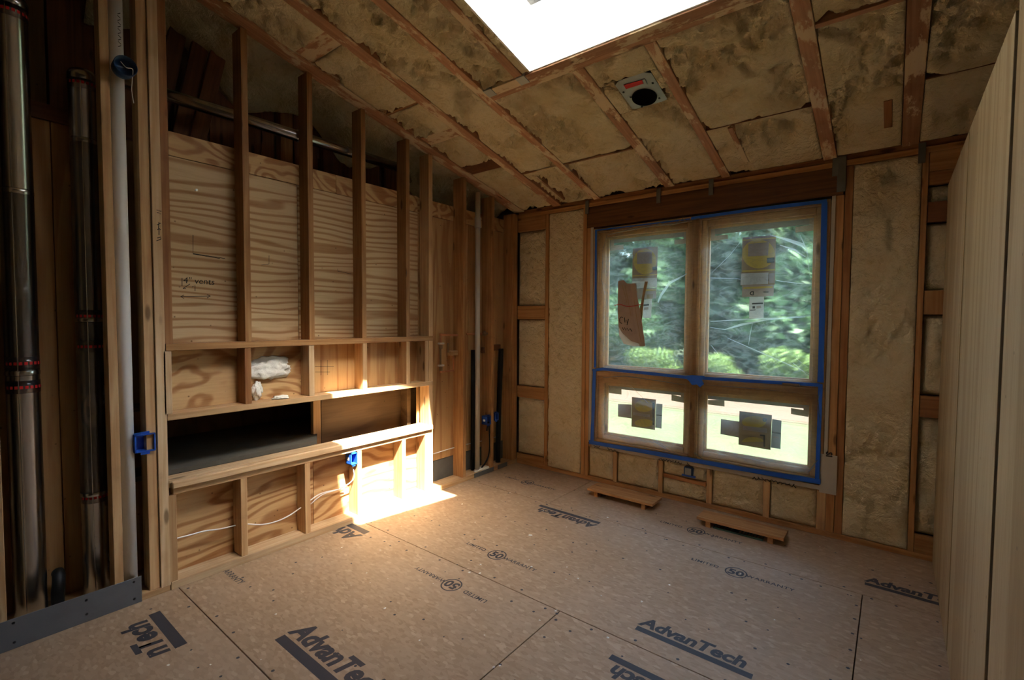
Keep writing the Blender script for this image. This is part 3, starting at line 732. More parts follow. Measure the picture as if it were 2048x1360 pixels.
label([card('sheet', [(1499, 594), (1528, 593), (1527, 637), (1498, 638)], 'paper_white'), card('bar', [(1504, 606), (1526, 605), (1526, 608), (1504, 609)], 'ink', y1_),
       card('bar', [(1505, 612), (1510, 612), (1510, 617), (1505, 617)], 'ink', y1_), card('bar', [(1513, 612), (1522, 611), (1522, 616), (1513, 617)], 'label_mauve', y1_), card('bar', [(1500, 620), (1511, 619), (1511, 620.5), (1500, 621.5)], 'ink', y1_)],
      'window_label', 'narrow white printed label low on the upper right pane', (1513, 638))
# upper left pane
label([card('sheet', [(1266, 497), (1316, 493), (1314, 560), (1264, 563)], 'label_brown'), disc('sun_disc', 1290, 523, 23, 26, 'label_yellow', y1_),
       card('logo_panel', [(1274, 505), (1304, 503), (1304, 527), (1274, 528)], 'label_mauve', y2_), card('band', [(1265, 551), (1315, 548), (1315, 550), (1265, 553)], 'label_yellow', y1_),
       card('mark', [(1305, 534), (1314, 533), (1314, 540), (1305, 541)], 'ink', y2_), card('name_panel', [(1264, 557), (1314, 555), (1314, 575), (1264, 577)], 'paper_white', y1_),
       text('lettering', 'Designer', .052, (-1, 0, 0), (0, 0, 1), pl(1311, 571, 1, y2_), 'ink', None, .001)],
      'window_label', 'brown label with yellow disc on upper left pane', (1290, 563))
label([card('sheet', [(1266, 577.5), (1313, 576), (1312, 597), (1265, 599)], 'label_mauve'), card('band', [(1290, 579), (1312, 578), (1312, 581), (1290, 582)], 'label_yellow', y1_), card('mark', [(1294, 589), (1306, 588), (1306, 596), (1294, 597)], 'label_brown', y1_)],
      'window_label', 'short tan label strip behind the hanging paper of the upper left pane', (1290, 599))
label([card('sheet', [(1286, 599), (1304, 598), (1302, 636), (1286, 636)], 'paper_white'), card('bar', [(1287, 609), (1298, 608), (1298, 611), (1287, 612)], 'ink', y1_), card('bar', [(1288, 615), (1297, 614), (1297, 619), (1288, 620)], 'label_mauve', y1_)],
      'window_label', 'narrow white printed label beside the hanging paper', (1295, 636))
# lower panes
label([card('sheet', [(1264, 794), (1312, 799), (1310, 860), (1263, 853)], 'label_brown'), disc('sun_disc', 1288, 812, 19, 12, 'label_yellow', y1_), disc('sun_disc', 1288, 846, 19, 8, 'label_yellow', y1_), card('band', [(1266, 824), (1300, 829), (1300, 835), (1266, 830)], 'label_mauve', y2_),
       card('mark', [(1305, 806), (1308, 806), (1308, 850), (1305, 850)], 'ink', y2_)], 'window_label', 'brown and yellow label on the lower left pane', (1288, 856))
label([card('sheet', [(1236, 808), (1263.5, 809), (1263, 837), (1236, 833)], 'label_mauve')], 'window_label', 'blank mauve tab left of the label on the lower left pane', (1250, 835))
label([card('sheet', [(1312.5, 807), (1325, 808), (1323, 857), (1310.5, 855)], 'strip_grey'), card('bar', [(1312.5, 829), (1324, 830), (1324, 832), (1312.5, 831)], 'ink', y1_)], 'window_label', 'pale grey tab right of the label on the lower left pane', (1318, 856))
label([card('sheet', [(1479, 822), (1544, 830), (1541, 900), (1477, 889)], 'label_brown'), disc('sun_disc', 1508, 844, 24, 12, 'label_yellow', y1_), disc('sun_disc', 1506, 884, 22, 10, 'label_yellow', y1_, math.pi, 2*math.pi), card('band', [(1486, 851), (1534, 857), (1534, 866), (1486, 860)], 'label_mauve', y2_),
       text('lettering', 'D', .035, (0, 0, -1), (-1, 0, 0), pl(1533, 837, 1, y2_), 'ink', None, .002), card('mark', [(1527, 872), (1530, 872), (1530, 894), (1527, 893)], 'ink', y2_), card('mark', [(1520, 869), (1530, 870), (1530, 873), (1520, 872)], 'ink', y2_)],
      'window_label', 'brown and yellow label on the lower right pane', (1510, 895))
label([card('sheet', [(1442, 838), (1478.5, 843), (1477.5, 875), (1441, 868)], 'label_mauve')], 'window_label', 'mauve tab left of the label on the lower right pane', (1460, 870))
label([card('sheet', [(1544.5, 838), (1563, 841), (1561, 898), (1541.5, 895)], 'strip_grey'), card('bar', [(1544, 863), (1562, 866), (1562, 868.5), (1544, 865.5)], 'ink', y1_), card('bar', [(1546, 872), (1558, 874), (1558, 877), (1546, 875)], 'label_mauve', y1_)], 'window_label', 'pale grey tab right of the label on the lower right pane', (1553, 897))
# corner guards and spacer strips
def guard(quad, lab, mat='corner_tape', name='corner_guard', cat='corner guard', group='paper corner guards on the panes'):
    o = card(name, quad, mat, (YG+.0002 if mat == 'corner_tape' else YG+.0012), .0012); return tag(o, lab, cat, group)
guard([(1221, 478), (1228, 476), (1228, 491), (1247, 489), (1247, 499), (1221, 502)], 'beige corner guard at upper left pane, left corner')
guard([(1349, 480), (1368, 478), (1368, 464), (1374, 464), (1374, 487), (1349, 489)], 'beige corner guard at upper left pane, right corner')
guard([(1422, 458), (1430, 457), (1430, 472), (1456, 469), (1456, 478), (1421, 482)], 'beige corner guard at upper right pane, left corner')
guard([(1591, 454), (1619, 450), (1619, 438), (1628, 437), (1628, 461), (1591, 465)], 'beige corner guard at upper right pane, right corner')
guard([(1218, 769), (1243, 776), (1243, 789), (1218, 786)], 'beige corner guard at lower left pane, left corner')
guard([(1343, 789), (1362, 793), (1362, 786), (1369, 787), (1369, 806), (1343, 801)], 'beige corner guard at lower left pane, right corner')
guard([(1416, 800), (1449, 800), (1449, 813), (1416, 809)], 'beige corner guard at lower right pane, left corner')
guard([(1582, 816), (1607, 820), (1607, 812), (1619, 814), (1617, 834), (1582, 828)], 'beige corner guard at lower right pane, right corner')
sg = 'grey spacer strips along the tops of the panes'
guard([(1221, 475), (1374, 462), (1374, 473), (1221, 487)], 'grey spacer strip across the top of the upper left pane', 'strip_grey', 'spacer_strip', 'strip', sg)
guard([(1422, 457), (1628, 435), (1628, 448), (1422, 470)], 'grey spacer strip across the top of the upper right pane', 'strip_grey', 'spacer_strip', 'strip', sg)
guard([(1218, 766), (1369, 784), (1369, 792), (1218, 776)], 'grey spacer strip across the top of the lower left pane', 'strip_grey', 'spacer_strip', 'strip', sg)
guard([(1416, 785), (1620, 808), (1620, 818), (1416, 798)], 'grey spacer strip across the top of the lower right pane', 'strip_grey', 'spacer_strip', 'strip', sg)

# plastic film and its folds
YFm = -.008
def film(name, x0, x1, z0, z1, label_, seed, creases):
    nu, nv = 30, 36; v = []; f = []
    for j in range(nv+1):
        for i in range(nu+1):
            x = x0+(x1-x0)*i/nu; z = z0+(z1-z0)*j/nv; e = min(i, nu-i, j, nv-j)/3; e = min(1, e)
            v.append((x, YFm-.004*e*abs(noise.noise(Vector((x*5+seed, z*3, 0))))-.0, z))
    for j in range(nv):
        for i in range(nu): a = j*(nu+1)+i; f.append((a, a+1, a+nu+2, a+nu+1))
    o = new('sheet', mesh('sheet', v, f), None, 'film', True)
    parts = [o]
    for c in creases:
        P = [pl(u, vv, 1, YFm-.006) for u, vv, w_ in c]; W_ = [w_ for *_, w_ in c]
        vv = []; ff = []
        for i, p in enumerate(P):
            q = P[min(i+1, len(P)-1)]-P[max(i-1, 0)]; n = Vector((-q.z, 0, q.x)).normalized()*W_[i]*.0022
            vv += [p+n, p+Vector((0, -.004, 0)), p-n]
        for i in range(len(P)-1):
            ff += [(3*i, 3*i+1, 3*i+4, 3*i+3), (3*i+1, 3*i+2, 3*i+5, 3*i+4)]
        parts.append(new('crease', mesh('crease', vv, ff), None, 'crease'))
    return thing(name, label_, 'plastic film', ((x0+x1)/2, YFm, z0), parts, 'plastic film over the window')
film('plastic_film', WX0+.01, WX1-.012, 1.055, WZ1-.005, 'clear wrinkled plastic film over the tall upper panes', 1.0,
     [[(1421, 643, 1), (1500, 638, 3), (1560, 636, 2), (1622, 631, 1)], [(1420, 655, .6), (1450, 659, 1.6), (1480, 650, 4), (1530, 640, 2), (1610, 634, .5)],
      [(1455, 676, .4), (1510, 700, 1.6), (1575, 728, 2), (1620, 748, .6)], [(1421, 556, .5), (1470, 557, 1), (1490, 560, .4)], [(1552, 561, .5), (1590, 566, 1.2), (1624, 569, .8)],
      [(1600, 470, 1), (1614, 500, 2), (1618, 540, 1), (1622, 560, .4)], [(1560, 490, 1), (1590, 500, 3), (1612, 515, 1)], [(1424, 545, .4), (1460, 510, .8), (1480, 485, .4)],
      [(1316, 605, 2.5), (1322, 590, 5), (1340, 565, 5), (1360, 555, 3), (1374, 547, 1.5)], [(1422, 690, .4), (1432, 703, 1.2), (1436, 708, .4)], [(1585, 725, .4), (1600, 738, 1.4), (1618, 752, .5)],
      [(1590, 715, .3), (1606, 728, 1), (1620, 738, .4)], [(1505, 645, .8), (1500, 670, 1.4), (1497, 690, .4)], [(1540, 470, 1), (1570, 478, 4), (1605, 490, 6), (1612, 500, 1)],
      [(1215, 470, 1), (1250, 462, 3), (1300, 452, 4), (1350, 448, 3), (1400, 436, 2)], [(1240, 463, .5), (1262, 455, 2), (1275, 462, .5)], [(1290, 458, .5), (1320, 446, 2), (1345, 452, .5)], [(1340, 452, .5), (1365, 438, 2), (1385, 446, .5)],
      [(1210, 590, .3), (1203, 560, 1.2), (1206, 500, .8), (1214, 470, .4)]])
film('plastic_film', WX0+.01, WX1-.012, WZ0+.005, 1.05, 'clear wrinkled plastic film over the low lower panes', 9.0,
     [[(1206, 755, 1), (1250, 752, 2), (1320, 762, 1.5), (1370, 770, .5)], [(1260, 770, .3), (1285, 795, 1.2), (1295, 805, .3)], [(1305, 880, .4), (1330, 897, 2), (1350, 912, .6)],
      [(1312, 880, .3), (1340, 900, 1.4), (1362, 912, .3)], [(1640, 778, .4), (1636, 800, 1.5), (1640, 850, .5)], [(1635, 920, 1), (1622, 938, 2), (1615, 945, .4)], [(1190, 875, .6), (1260, 890, 1.5), (1400, 918, 1), (1560, 946, 1.5), (1630, 955, .6)],
      [(1388, 905, .3), (1402, 916, 1.8), (1410, 920, .3)], [(1410, 770, .3), (1470, 774, 1.2), (1560, 782, .5)]])
# blue tape
def tape(path, wd, lab, yy=-.013):
    P = [pl(u, v, 1, yy) for u, v in path]; P2 = [(p.x, p.z) for p in P]; v = []; f = []
    r = random.Random(len(path)+int(path[0][0]))
    fine = []
    for i in range(len(P2)-1):
        for k in range(6): fine.append((P2[i][0]+(P2[i+1][0]-P2[i][0])*k/6, P2[i][1]+(P2[i+1][1]-P2[i][1])*k/6))
    fine.append(P2[-1])
    for i, p in enumerate(fine):
        q = fine[min(i+1, len(fine)-1)]; o = fine[max(i-1, 0)]; d = Vector((q[0]-o[0], q[1]-o[1])).normalized(); n = Vector((-d.y, d.x))*wd/2*(1+.15*(r.random()-.5))
        off = yy-.0015*r.random()
        v += [(p[0]+n.x, off, p[1]+n.y), (p[0]-n.x, off, p[1]-n.y), (p[0]+n.x, off+.0012, p[1]+n.y), (p[0]-n.x, off+.0012, p[1]-n.y)]
    for i in range(len(fine)-1):
        a = 4*i; b = a+4; f += [(a, a+1, b+1, b), (a+2, b+2, b+3, a+3), (a, b, b+2, a+2), (a+1, a+3, b+3, b+1)]
    f += [(0, 2, 3, 1), (len(v)-4, len(v)-3, len(v)-1, len(v)-2)]
    bm = bmesh.new(); bm.from_mesh(mesh('t', v, f))
    return tag(new('tape_strip', bm_mesh(bm, 'tape_strip'), None, 'tape'), lab, 'tape', 'blue painter tape round the window')
tape([(1192, 462), (1191, 600), (1190, 735)], .022, 'blue tape strip up the left side of the tall panes')
tape([(1189, 738), (1187, 800), (1184, 884)], .034, 'blue tape strip up the left side of the lower panes')
tape([(1649, 404), (1645, 600), (1641, 765)], .036, 'blue tape strip up the right side of the tall panes')
tape([(1641, 768), (1638, 860), (1634, 962)], .026, 'blue tape strip up the right side of the lower panes')
tape([(1190, 461), (1290, 449), (1380, 438)], .012, 'thin blue tape strip along the top of the left window')
tape([(1382, 437), (1500, 420), (1654, 402)], .024, 'blue tape strip along the top of the right window')
tape([(1185, 741), (1205, 738), (1290, 746), (1375, 755)], .026, 'blue tape strip under the upper left pane')
tape([(1400, 756), (1500, 762), (1640, 770)], .024, 'blue tape strip under the upper right pane')
tape([(1178, 884), (1300, 905), (1450, 932), (1641, 964)], .036, 'long blue tape strip along the bottom of the window', -.0155)
tag(card('tape_patch', [(1366, 752), (1385, 750), (1410, 752), (1404, 760), (1408, 768), (1400, 775), (1394, 769), (1384, 770), (1378, 762)], 'tape', -.0152, .0014), 'torn blue tape patch where the four panes meet', 'tape', 'blue painter tape round the window')
# paper bundle taped to the upper left film
YB = -.018
def bag(px, mat, y, name, th=.004):
    return card(name, px, mat, y, th)
bp_ = [bag([(1237, 562), (1248, 560), (1254, 567), (1266, 567), (1272, 600), (1278, 640), (1288, 688), (1262, 684), (1245, 668), (1238, 655), (1236, 620)], 'paper_brown', YB, 'paper_fold', .008),
       bag([(1262, 568), (1270, 566), (1282, 630), (1291, 692), (1280, 693), (1268, 640)], 'label_mauve', YB-.009, 'paper_fold', .006),
       bag([(1269, 567), (1273, 566), (1275, 592), (1270, 592)], 'strip_grey', YB-.010, 'metal_strip', .004),
       bag([(1290, 563), (1296, 563), (1289, 592), (1284, 640), (1290, 692), (1282, 690), (1276, 640)], 'label_brown', YB-.004, 'paper_fold', .004),
       bag([(1238, 655), (1245, 666), (1262, 682), (1290, 691), (1270, 693), (1248, 688), (1238, 670)], 'paper_white', YB-.0085, 'torn_edge', .003),
       tube('red_string', [pl(u, v, 1, YB-.02) for u, v in ((1229, 611), (1240, 609), (1256, 613), (1272, 611), (1287, 607))], .003, 'red', None, 6)]
def stroke(lines, y, wd, mat='ink', name='handwriting'):
    out = []
    for L in lines: out.append([(lambda p: (p.x, p.z))(pl(u, v, 1, y)) for u, v in L])
    return ribbon(name, out, lambda a, b: Vector((a, y, b)), wd, mat)
bp_.append(stroke([[(1246, 635), (1242, 634), (1239, 638), (1240, 645), (1244, 647)], [(1249, 635), (1250, 645)], [(1252, 640), (1254, 646), (1257, 638)], [(1257, 638), (1254, 650)], [(1245, 655), (1247, 660), (1249, 655), (1252, 661), (1254, 656), (1257, 661), (1260, 657), (1264, 663)]], YB-.0087, .007)); bp_.append(stroke([[(1250, 572), (1256, 600), (1262, 632)], [(1244, 570), (1250, 590), (1254, 606)], [(1268, 600), (1274, 640), (1282, 684)]], YB-.0155, .004, 'label_brown', 'fold_line'))
thing('paper_bundle', 'torn brown paper bundle with red string and black writing on upper left pane', 'paper', pl(1262, 692, 1, YB), bp_)

# ================================================================== THINGS ON THE LEFT WALL
# vertical ducts
def vduct(yc, xc, r, z0, z1, seams, tapes, lab):
    parts = []
    prof = [(r*.98, z0), (r, z0+.004)]
    for s in seams: prof += [(r, s-.012), (r*1.035, s-.008), (r*1.035, s+.008), (r, s+.012)]
    prof += [(r, z1), (r*1.05, z1+.002), (r*1.05, z1+.03), (r*.9, z1+.05), (r*.6, z1+.06)]
    parts.append(lathe('pipe', prof, (xc, yc, 0), 'z', 'duct', None, 40))
    for s in tapes:
        parts.append(lathe('tape_band', [(r*1.02, s-.03), (r*1.022, s+.03)], (xc, yc, 0), 'z', 'clear_tape', None, 40))
        bm = bmesh.new()
        for k in range(9):
            a0 = -1.2+k*.3; a1 = a0+.19
            q = [bm.verts.new((xc+r*1.03*math.cos(a), yc+r*1.03*math.sin(a), s+dz)) for a, dz in ((a0, -.008), (a1, -.008), (a1, .006), (a0, .006))]; bm.faces.new(q)
        new('tape_print', bm_mesh(bm, 'tape_print'), parts[-1], 'red')
    rod = Vector((xc+r*.2, yc+r*.985, 0))
    parts.append(lum('seam', (xc+r*.9, yc-r*.35-.002, z0+.02), (xc+r*.955, yc-r*.35+.002, z1), 'duct', None, 'z', .0008))
    return thing('vent_duct', lab, 'duct', (xc, yc, z0), parts, 'round galvanised ducts standing in the wall')
XD = -.2
def dyz(u, v): p = pl(u, v, 0, XD); return p.y, p.z
vduct(dyz(42, 650)[0], XD, .06, .034, dyz(30, 20)[1], [dyz(35, 385)[1], dyz(50, 745)[1]], [dyz(50, 725)[1], dyz(50, 772)[1], dyz(25, 30)[1]], 'tall galvanised duct with taped joints at the far left edge')
vduct(dyz(181, 650)[0], XD, .06, .034, dyz(165, 165)[1], [dyz(170, 285)[1], dyz(178, 640)[1], dyz(185, 985)[1]], [dyz(178, 632)[1], dyz(178, 692)[1], dyz(185, 990)[1], dyz(165, 172)[1]], 'shorter galvanised duct with crimped open top beside white pipe')
# elbow stub between the ducts
p_ = pl(115, 1180, 0, -.2)
tag(tube('black_pipe_stub', [(-.2, p_.y, .034), (-.2, p_.y, .10), (-.2, p_.y+.005, .15), (-.225, p_.y+.01, .185), (-.25, p_.y+.01, .19)], .026, 'black', None, 14), 'short black pipe elbow at the floor between the two ducts', 'pipe')
# white pvc pipe in the chase
px_ = [(-.045, ly(245, 600, -.045), 0)]
yp = ly(246, 600, -.045)
parts = [tube('pipe', [(-.045, yp, .034), (-.045, yp, zc(yp)+.02)], .030, 'pvc', None, 24, False),
         ribbon('pipe_lettering', [[(-.006+.012*(i % 2), z_), (.006-.012*(i % 2), z_+.010)] for i, z_ in enumerate([lz(240, 100, -.045)+.016*k for k in range(11)])], lambda p, q: Vector((-.0135, yp+p+.008, q)), .003, 'ink')]
for z in (lz(238, 10),): pass
thing('pvc_pipe', 'thick white plastic pipe running up beside the left stud', 'pipe', (-.045, yp, .034), parts)
# blue round box tied on the pipe
q = pl(246, 138, 0, .04)
thing('junction_box', 'dark blue round box with loose wire high on the white pipe', 'electrical box', (q.x, q.y, q.z-.05),
      [lathe('box_body', [(.040, -.05), (.046, -.04), (.048, 0.02), (.044, .022), (.040, -.02), (.001, -.03)], (q.x+.03, q.y, q.z), 'x', 'blue_dark', None, 24),
       tube('wire', [q+Vector((.05, -.02, .012)), q+Vector((.055, 0, -.01)), q+Vector((.055, .025, -.008)), q+Vector((.03, .03, -.04)), q+Vector((.02, .028, -.1)), q+Vector((.02, .035, -.16))], .0018, 'cable', None, 6)])
# horizontal duct behind the studs
pa = pl(250, 178, 0, -.2); 
r_ = .036
hp = []
zd = 2.768; ya_, yb_ = -3.26, -1.40
hp.append(lathe('pipe', [(r_, ya_), (r_, -2.26), (r_*1.08, -2.255), (r_*1.08, -2.225), (r_, -2.22), (r_, -1.75), (r_*1.08, -1.745), (r_*1.08, -1.72), (r_, -1.715), (r_, yb_)], (-.19, 0, zd), 'y', 'duct', None, 32))
hp.append(lathe('clamp', [(r_*1.12, -2.246), (r_*1.12, -2.232)], (-.19, 0, zd), 'y', 'zinc', None, 24))
hp.append(tube('elbow', [(-.19, yb_-.01, zd), (-.19, yb_+.05, zd-.005), (-.2, yb_+.1, zd-.03), (-.22, yb_+.14, zd-.09)], r_*1.05, 'duct', None, 24))
thing('vent_duct', 'slim shiny duct running level behind the tall studs', 'duct', (-.19, -2.3, zd-r_), hp)
# blue outlet boxes
def outlet(name, lab, c, w_, h_, d_, rotz, wire=None):
    """single-gang box open to +x (room); c = centre of the open face"""
    bm = bmesh.new(); t_ = .006; x0, x1 = -d_, 0
    for lo, hi in (((x0, -w_/2, -h_/2), (x0+t_, w_/2, h_/2)), ((x0, -w_/2, -h_/2), (x1, -w_/2+t_, h_/2)), ((x0, w_/2-t_, -h_/2), (x1, w_/2, h_/2)), ((x0, -w_/2, h_/2-t_), (x1, w_/2, h_/2)), ((x0, -w_/2, -h_/2), (x1, w_/2, -h_/2+t_))): box_bm(bm, lo, hi)
    R = Matrix.Translation(c) @ Matrix.Rotation(rotz, 4, 'Z')
    def mk(nm, bm_, mat): me = bm_mesh(bm_, nm); me.transform(R); return new(nm, me, None, mat)
    parts = [mk('box_body', bm, 'blue')]
    for sg_ in (-1, 1):
        bm = bmesh.new(); box_bm(bm, (-.012, -w_*.22, sg_*(h_/2+.006)-.007), (-.004, w_*.22, sg_*(h_/2+.006)+.007)); parts.append(mk('mounting_ear', bm, 'blue'))
    bm = bmesh.new(); box_bm(bm, (-d_*.75, -w_/2-.001, -.012), (-d_*.35, -w_/2+.0005, .01)); mk('sticker', bm, 'paper_white').parent = parts[0]
    if wire: parts.append(tube('wire', wire, .0035, 'cable', None, 7))
    return thing(name, lab, 'electrical box', (c[0]-d_/2, c[1], c[2]-h_/2), parts, 'blue outlet boxes')
q = pl(707, 919, 0, .004)
yD = ly(724, 950)-.038
outlet('outlet_box', 'small blue outlet box on a short stud in the sunlight', (.006, yD-.03, .477), .055, .085, .07, 0,
       [(-.03, yD-.03, .44), (-.02, yD-.02, .38), (-.03, yD-.012, .32), (-.05, yD-.05, .28), (-.06, yD-.13, .26), (-.065, yD-.24, .255), (-.07, yD-.33, .21)])
q = pl(293, 886, 0, .0)
outlet('outlet_box', 'wide blue outlet box beside the tall post and white pipe', (.005, (ly(266, 886)+ly(303, 886))/2+.012, lz(290, 886)), .09, .095, .07, 0)
yw = ly(305, 900, -.05)
for k in range(2):
    tag(tube('house_cable', [(-.03, yw-.03+.016*k, lz(290, 915)), (-.03+.012*k, yw-.012+.014*k, .75), (-.03+.012*k, yw-.002+.014*k, .5), (-.03+.012*k, yw-.004+.014*k, .25), (-.03+.012*k, yw-.002+.014*k, .034)], .0038, 'cable_grey', None, 8),
        ('inner' if k else 'outer')+' grey cable hanging from wide blue box down the tall post', 'cable', 'cables below the wide blue box')
yH = ly(988.5, 600)
outlet('outlet_box', 'dark blue outlet box between studs near the room corner', (.006, yH-.078, lz(980, 840, -.0)), .06, .085, .07, 0)
outlet('outlet_box', 'blue outlet box right of the last stud by the black hose', (.006, yH+.04, lz(998, 832, -.0)), .055, .075, .07, 0)
tag(tube('house_cable', [(-.03, yH-.07, lz(980, 862)), (-.02, yH-.055, .50), (-.015, yH-.045, .3), (-.02, yH-.05, .17), (-.03, yH-.09, .1), (-.04, yH-.13, .06), (-.05, yH-.13, .042)], .008, 'black', None, 10), 'black cable hanging below the corner outlet box', 'cable')
# horizontal white cables
def cable(pxs, x, lab, r=.0042): return tag(tube('white_cable', [pl(u, v, 0, x) for u, v in pxs], r, 'cable', None, 8), lab, 'cable', 'white cables through the studs')
cable([(352, 1077), (380, 1070), (410, 1062), (440, 1058), (471, 1051)], -.055, 'white cable in the first lower bay by the left post')
cable([(494, 1048), (525, 1049), (555, 1042), (580, 1030), (602, 1015)], -.055, 'white sagging cable in the second lower bay')
cable([(620, 1001), (640, 988), (665, 981), (690, 978)], -.09, 'white cable in the third lower bay below the blue box')
cable([(866, 908), (885, 902), (905, 896), (918, 893)], -.115, 'white cable right of the bright post')
cable([(932, 889), (945, 886), (975, 879), (1000, 871)], -.125, 'white cable behind the thin white pipe')
# plumbing: valve loop
XV = -.075
def vt(pxs, r, mat, name, sm=False): return tube(name, [pl(u, v, 0, XV) for u, v in pxs], r, mat, None, 10, sm)
pr = [vt([(882, 667), (882, 690)], .008, 'copper', 'pipe'), vt([(880, 669), (926, 671)], .010, 'copper', 'pipe'), vt([(881, 690), (881, 736)], .009, 'brass', 'valve_body'),
      vt([(880, 744), (908, 741)], .007, 'copper', 'pipe'), vt([(907, 741), (907, 712)], .007, 'copper', 'pipe'), vt([(882, 730), (882, 745)], .008, 'copper', 'pipe'), vt([(896, 686), (896, 705)], .006, 'brass', 'pipe')]
for v in (687, 731):
    c_ = pl(882, v, 0, XV); pr.append(lum('clip', (c_.x-.012, c_.y-.03, c_.z-.008), (c_.x+.014, c_.y+.03, c_.z+.008), 'paper_white', None, 'y', .002)); pr.append(lathe('fitting', [(.012, -.018), (.016, -.014), (.016, .014), (.012, .018)], c_+Vector((0, 0, -.03)), 'z', 'brass', None, 12))
c_ = pl(906, 706, 0, XV-.01); pr.append(lum('wood_block', (c_.x-.03, c_.y-.045, c_.z-.022), (c_.x+.02, c_.y+.045, c_.z+.022), 'pine', None, 'y'))
thing('valve_assembly', 'copper pipe loop with valve and wood block right of the post', 'plumbing', pl(882, 745, 0, XV), pr)
tag(tube('copper_pipe', [pl(u, v, 0, -.1) for u, v in ((933, 668), (962, 668), (972, 667))], .009, 'copper', None, 10, False), 'short dark copper pipe behind the thin white pipe', 'pipe')
c_ = pl(970, 667, 0, -.075); tag(lathe('pipe_flange', [(.022, -.012), (.026, -.01), (.026, .004), (.012, .008), (.012, .03)], c_, 'x', 'brass', None, 18), 'dark round pipe flange beside the last stud', 'plumbing')
# thin white vertical pipe near the corner
yq = ly(955, 700, -.045); zt = lz(954, 385, -.045)
thing('pvc_pipe', 'thin cream plastic pipe standing near the room corner', 'pipe', (-.045, yq, .042),
      [tube('pipe', [(-.045, yq, .042), (-.045, yq, zt)], .024, 'pvc_clear', None, 22, False), lathe('coupling', [(.024, -.05), (.030, -.048), (.030, .048), (.024, .05)], (-.045, yq, lz(954, 445, -.045)), 'z', 'pvc_clear', None, 22)])
# black hoses
tag(tube('black_hose', [(-.09, ly(946, 700, -.09), .042), (-.09, ly(946, 700, -.09), lz(946, 700, -.09))], .020, 'black', None, 14, False), 'black insulated pipe behind the thin cream pipe', 'pipe', 'black insulated pipes')
tag(tube('black_hose', [(-.07, ly(996, 900, -.07), .042), (-.07, ly(997, 850, -.07), .4), (-.07, ly(999, 800, -.07), .8), (-.065, ly(1001, 720, -.07), 1.15), (-.065, ly(1001, 700, -.07), lz(1000, 698, -.07))], .026, 'black', None, 14), 'black insulated pipe curving up beside the corner stud', 'pipe', 'black insulated pipes')
for u, v, lab in ((972, 700, 'dark brown wood block behind the thin cream pipe'), (993, 695, 'dark brown wood block on top of the corner black pipe')):
    c_ = pl(u, v, 0, -.10); tag(lum('wood_block', (-.125, c_.y-.05, c_.z-.03), (-.085, c_.y+.05, c_.z+.03), 'old_board', None, 'y'), lab, 'wood block')
# steel guards on the sole plate and white caulk
yg = ly(947, 950)
tag(lum('steel_guard', (.001, ly(948, 945), .002), (.005, ly(987, 935), .045), 'plate_grey', None, 'y', .001), 'dark steel nail guard below the thin cream pipe', 'nail guard', 'steel nail guards')
tag(lum('steel_guard', (.001, ly(995, 935), .002), (.005, ly(1014, 930), .045), 'plate_grey', None, 'y', .001), 'dark steel nail guard below the corner black pipe', 'nail guard', 'steel nail guards')
a = fl(0, 1300); b = fl(285, 1197)
g_ = lum('steel_plate', (.002, -4.3, .001), (.006, ly(284, 1190, .006), .14), 'plate_grey', None, 'y', .001)
thing('steel_plate', 'long grey steel plate along the floor below the ducts', 'metal plate', (.004, -3.7, 0.001), [g_]+[lathe('screw', [(.006, 0), (.004, .003)], (.006, yy, zz), 'x', 'black', None, 8) for yy, zz in ((-3.7, .12), (-3.7, .03), (-3.45, .11), (-3.26, .03), (-3.26, .12), (-3.45, .04))])
# foam blobs
def blob(name, cen, sx, sy, sz, lab, seed, mat='foam_white', cat='foam'):
    bm = bmesh.new(); bmesh.ops.create_icosphere(bm, subdivisions=4, radius=1)
    for v in bm.verts:
        n = noise.fractal(v.co*1.5+Vector((seed, 0, 0)), 1, 2, 3); v.co *= 1+.5*n; v.co.z -= .35*max(0, noise.noise(Vector((v.co.y*3+seed, 0, 0))))*(v.co.z < 0); v.co = Vector((v.co.x*sx, v.co.y*sy, v.co.z*sz))+Vector(cen)
    return tag(new(name, bm_mesh(bm, name), None, mat, True), lab, cat)
c_ = pl(538, 742, 0, -.09); blob('foam_lump', (-.105, c_.y+.005, c_.z+.015), .03, .14, .068, 'white foam lump sprayed on the plywood of the second short bay', 3.1)
c_ = pl(515, 772, 0, -.09); blob('foam_drip', (-.095, c_.y-.0, c_.z-.03), .022, .03, .05, 'narrow white foam drip beside the stained short stud', 8.4)
c_ = pl(562, 793, 0, -.05); blob('foam_crumb', (-.05, c_.y, ZS1+.01), .03, .05, .012, 'flat white foam crumb lying on the shelf plate', 5.5)
c_ = pl(960, 940, 0, -.03); blob('caulk_heap', (-.035, c_.y+.03, .05), .03, .10, .012, 'white caulk heap round the foot of the thin cream pipe', 9.5)
# pencil writing on the plywood
XW = -D+.0008
def wall_strokes(lines, wd=.004, x=XW): 
    out = [[(lambda p: (p.y, p.z))(pl(u, v, 0, x)) for u, v in L] for L in lines]
    return ribbon('handwriting', out, lambda a_, b_: Vector((x, a_, b_)), wd, 'ink', wl)
text('handwriting', '4" vents', .05, (0, 1, 0), (0, 0, 1), pl(366, 566, 0, XW)+Vector((.0003, 0, 0)), 'ink', wl, 0, .1)
wall_strokes([[(362, 593), (420, 592)], [(368, 590), (361, 593), (368, 597)], [(414, 589), (421, 592), (414, 596)], [(364, 556), (364, 572)], [(366, 577), (380, 568)], [(366, 577), (372, 577)], [(384, 574), (390, 571), (390, 582)], [(386, 470), (386, 507), (450, 517)], [(386, 508), (440, 517)]], .0035)
wall_strokes([[(523, 530), (538, 528), (538, 511)], [(675, 538), (675, 542), (703, 548)]], .003)
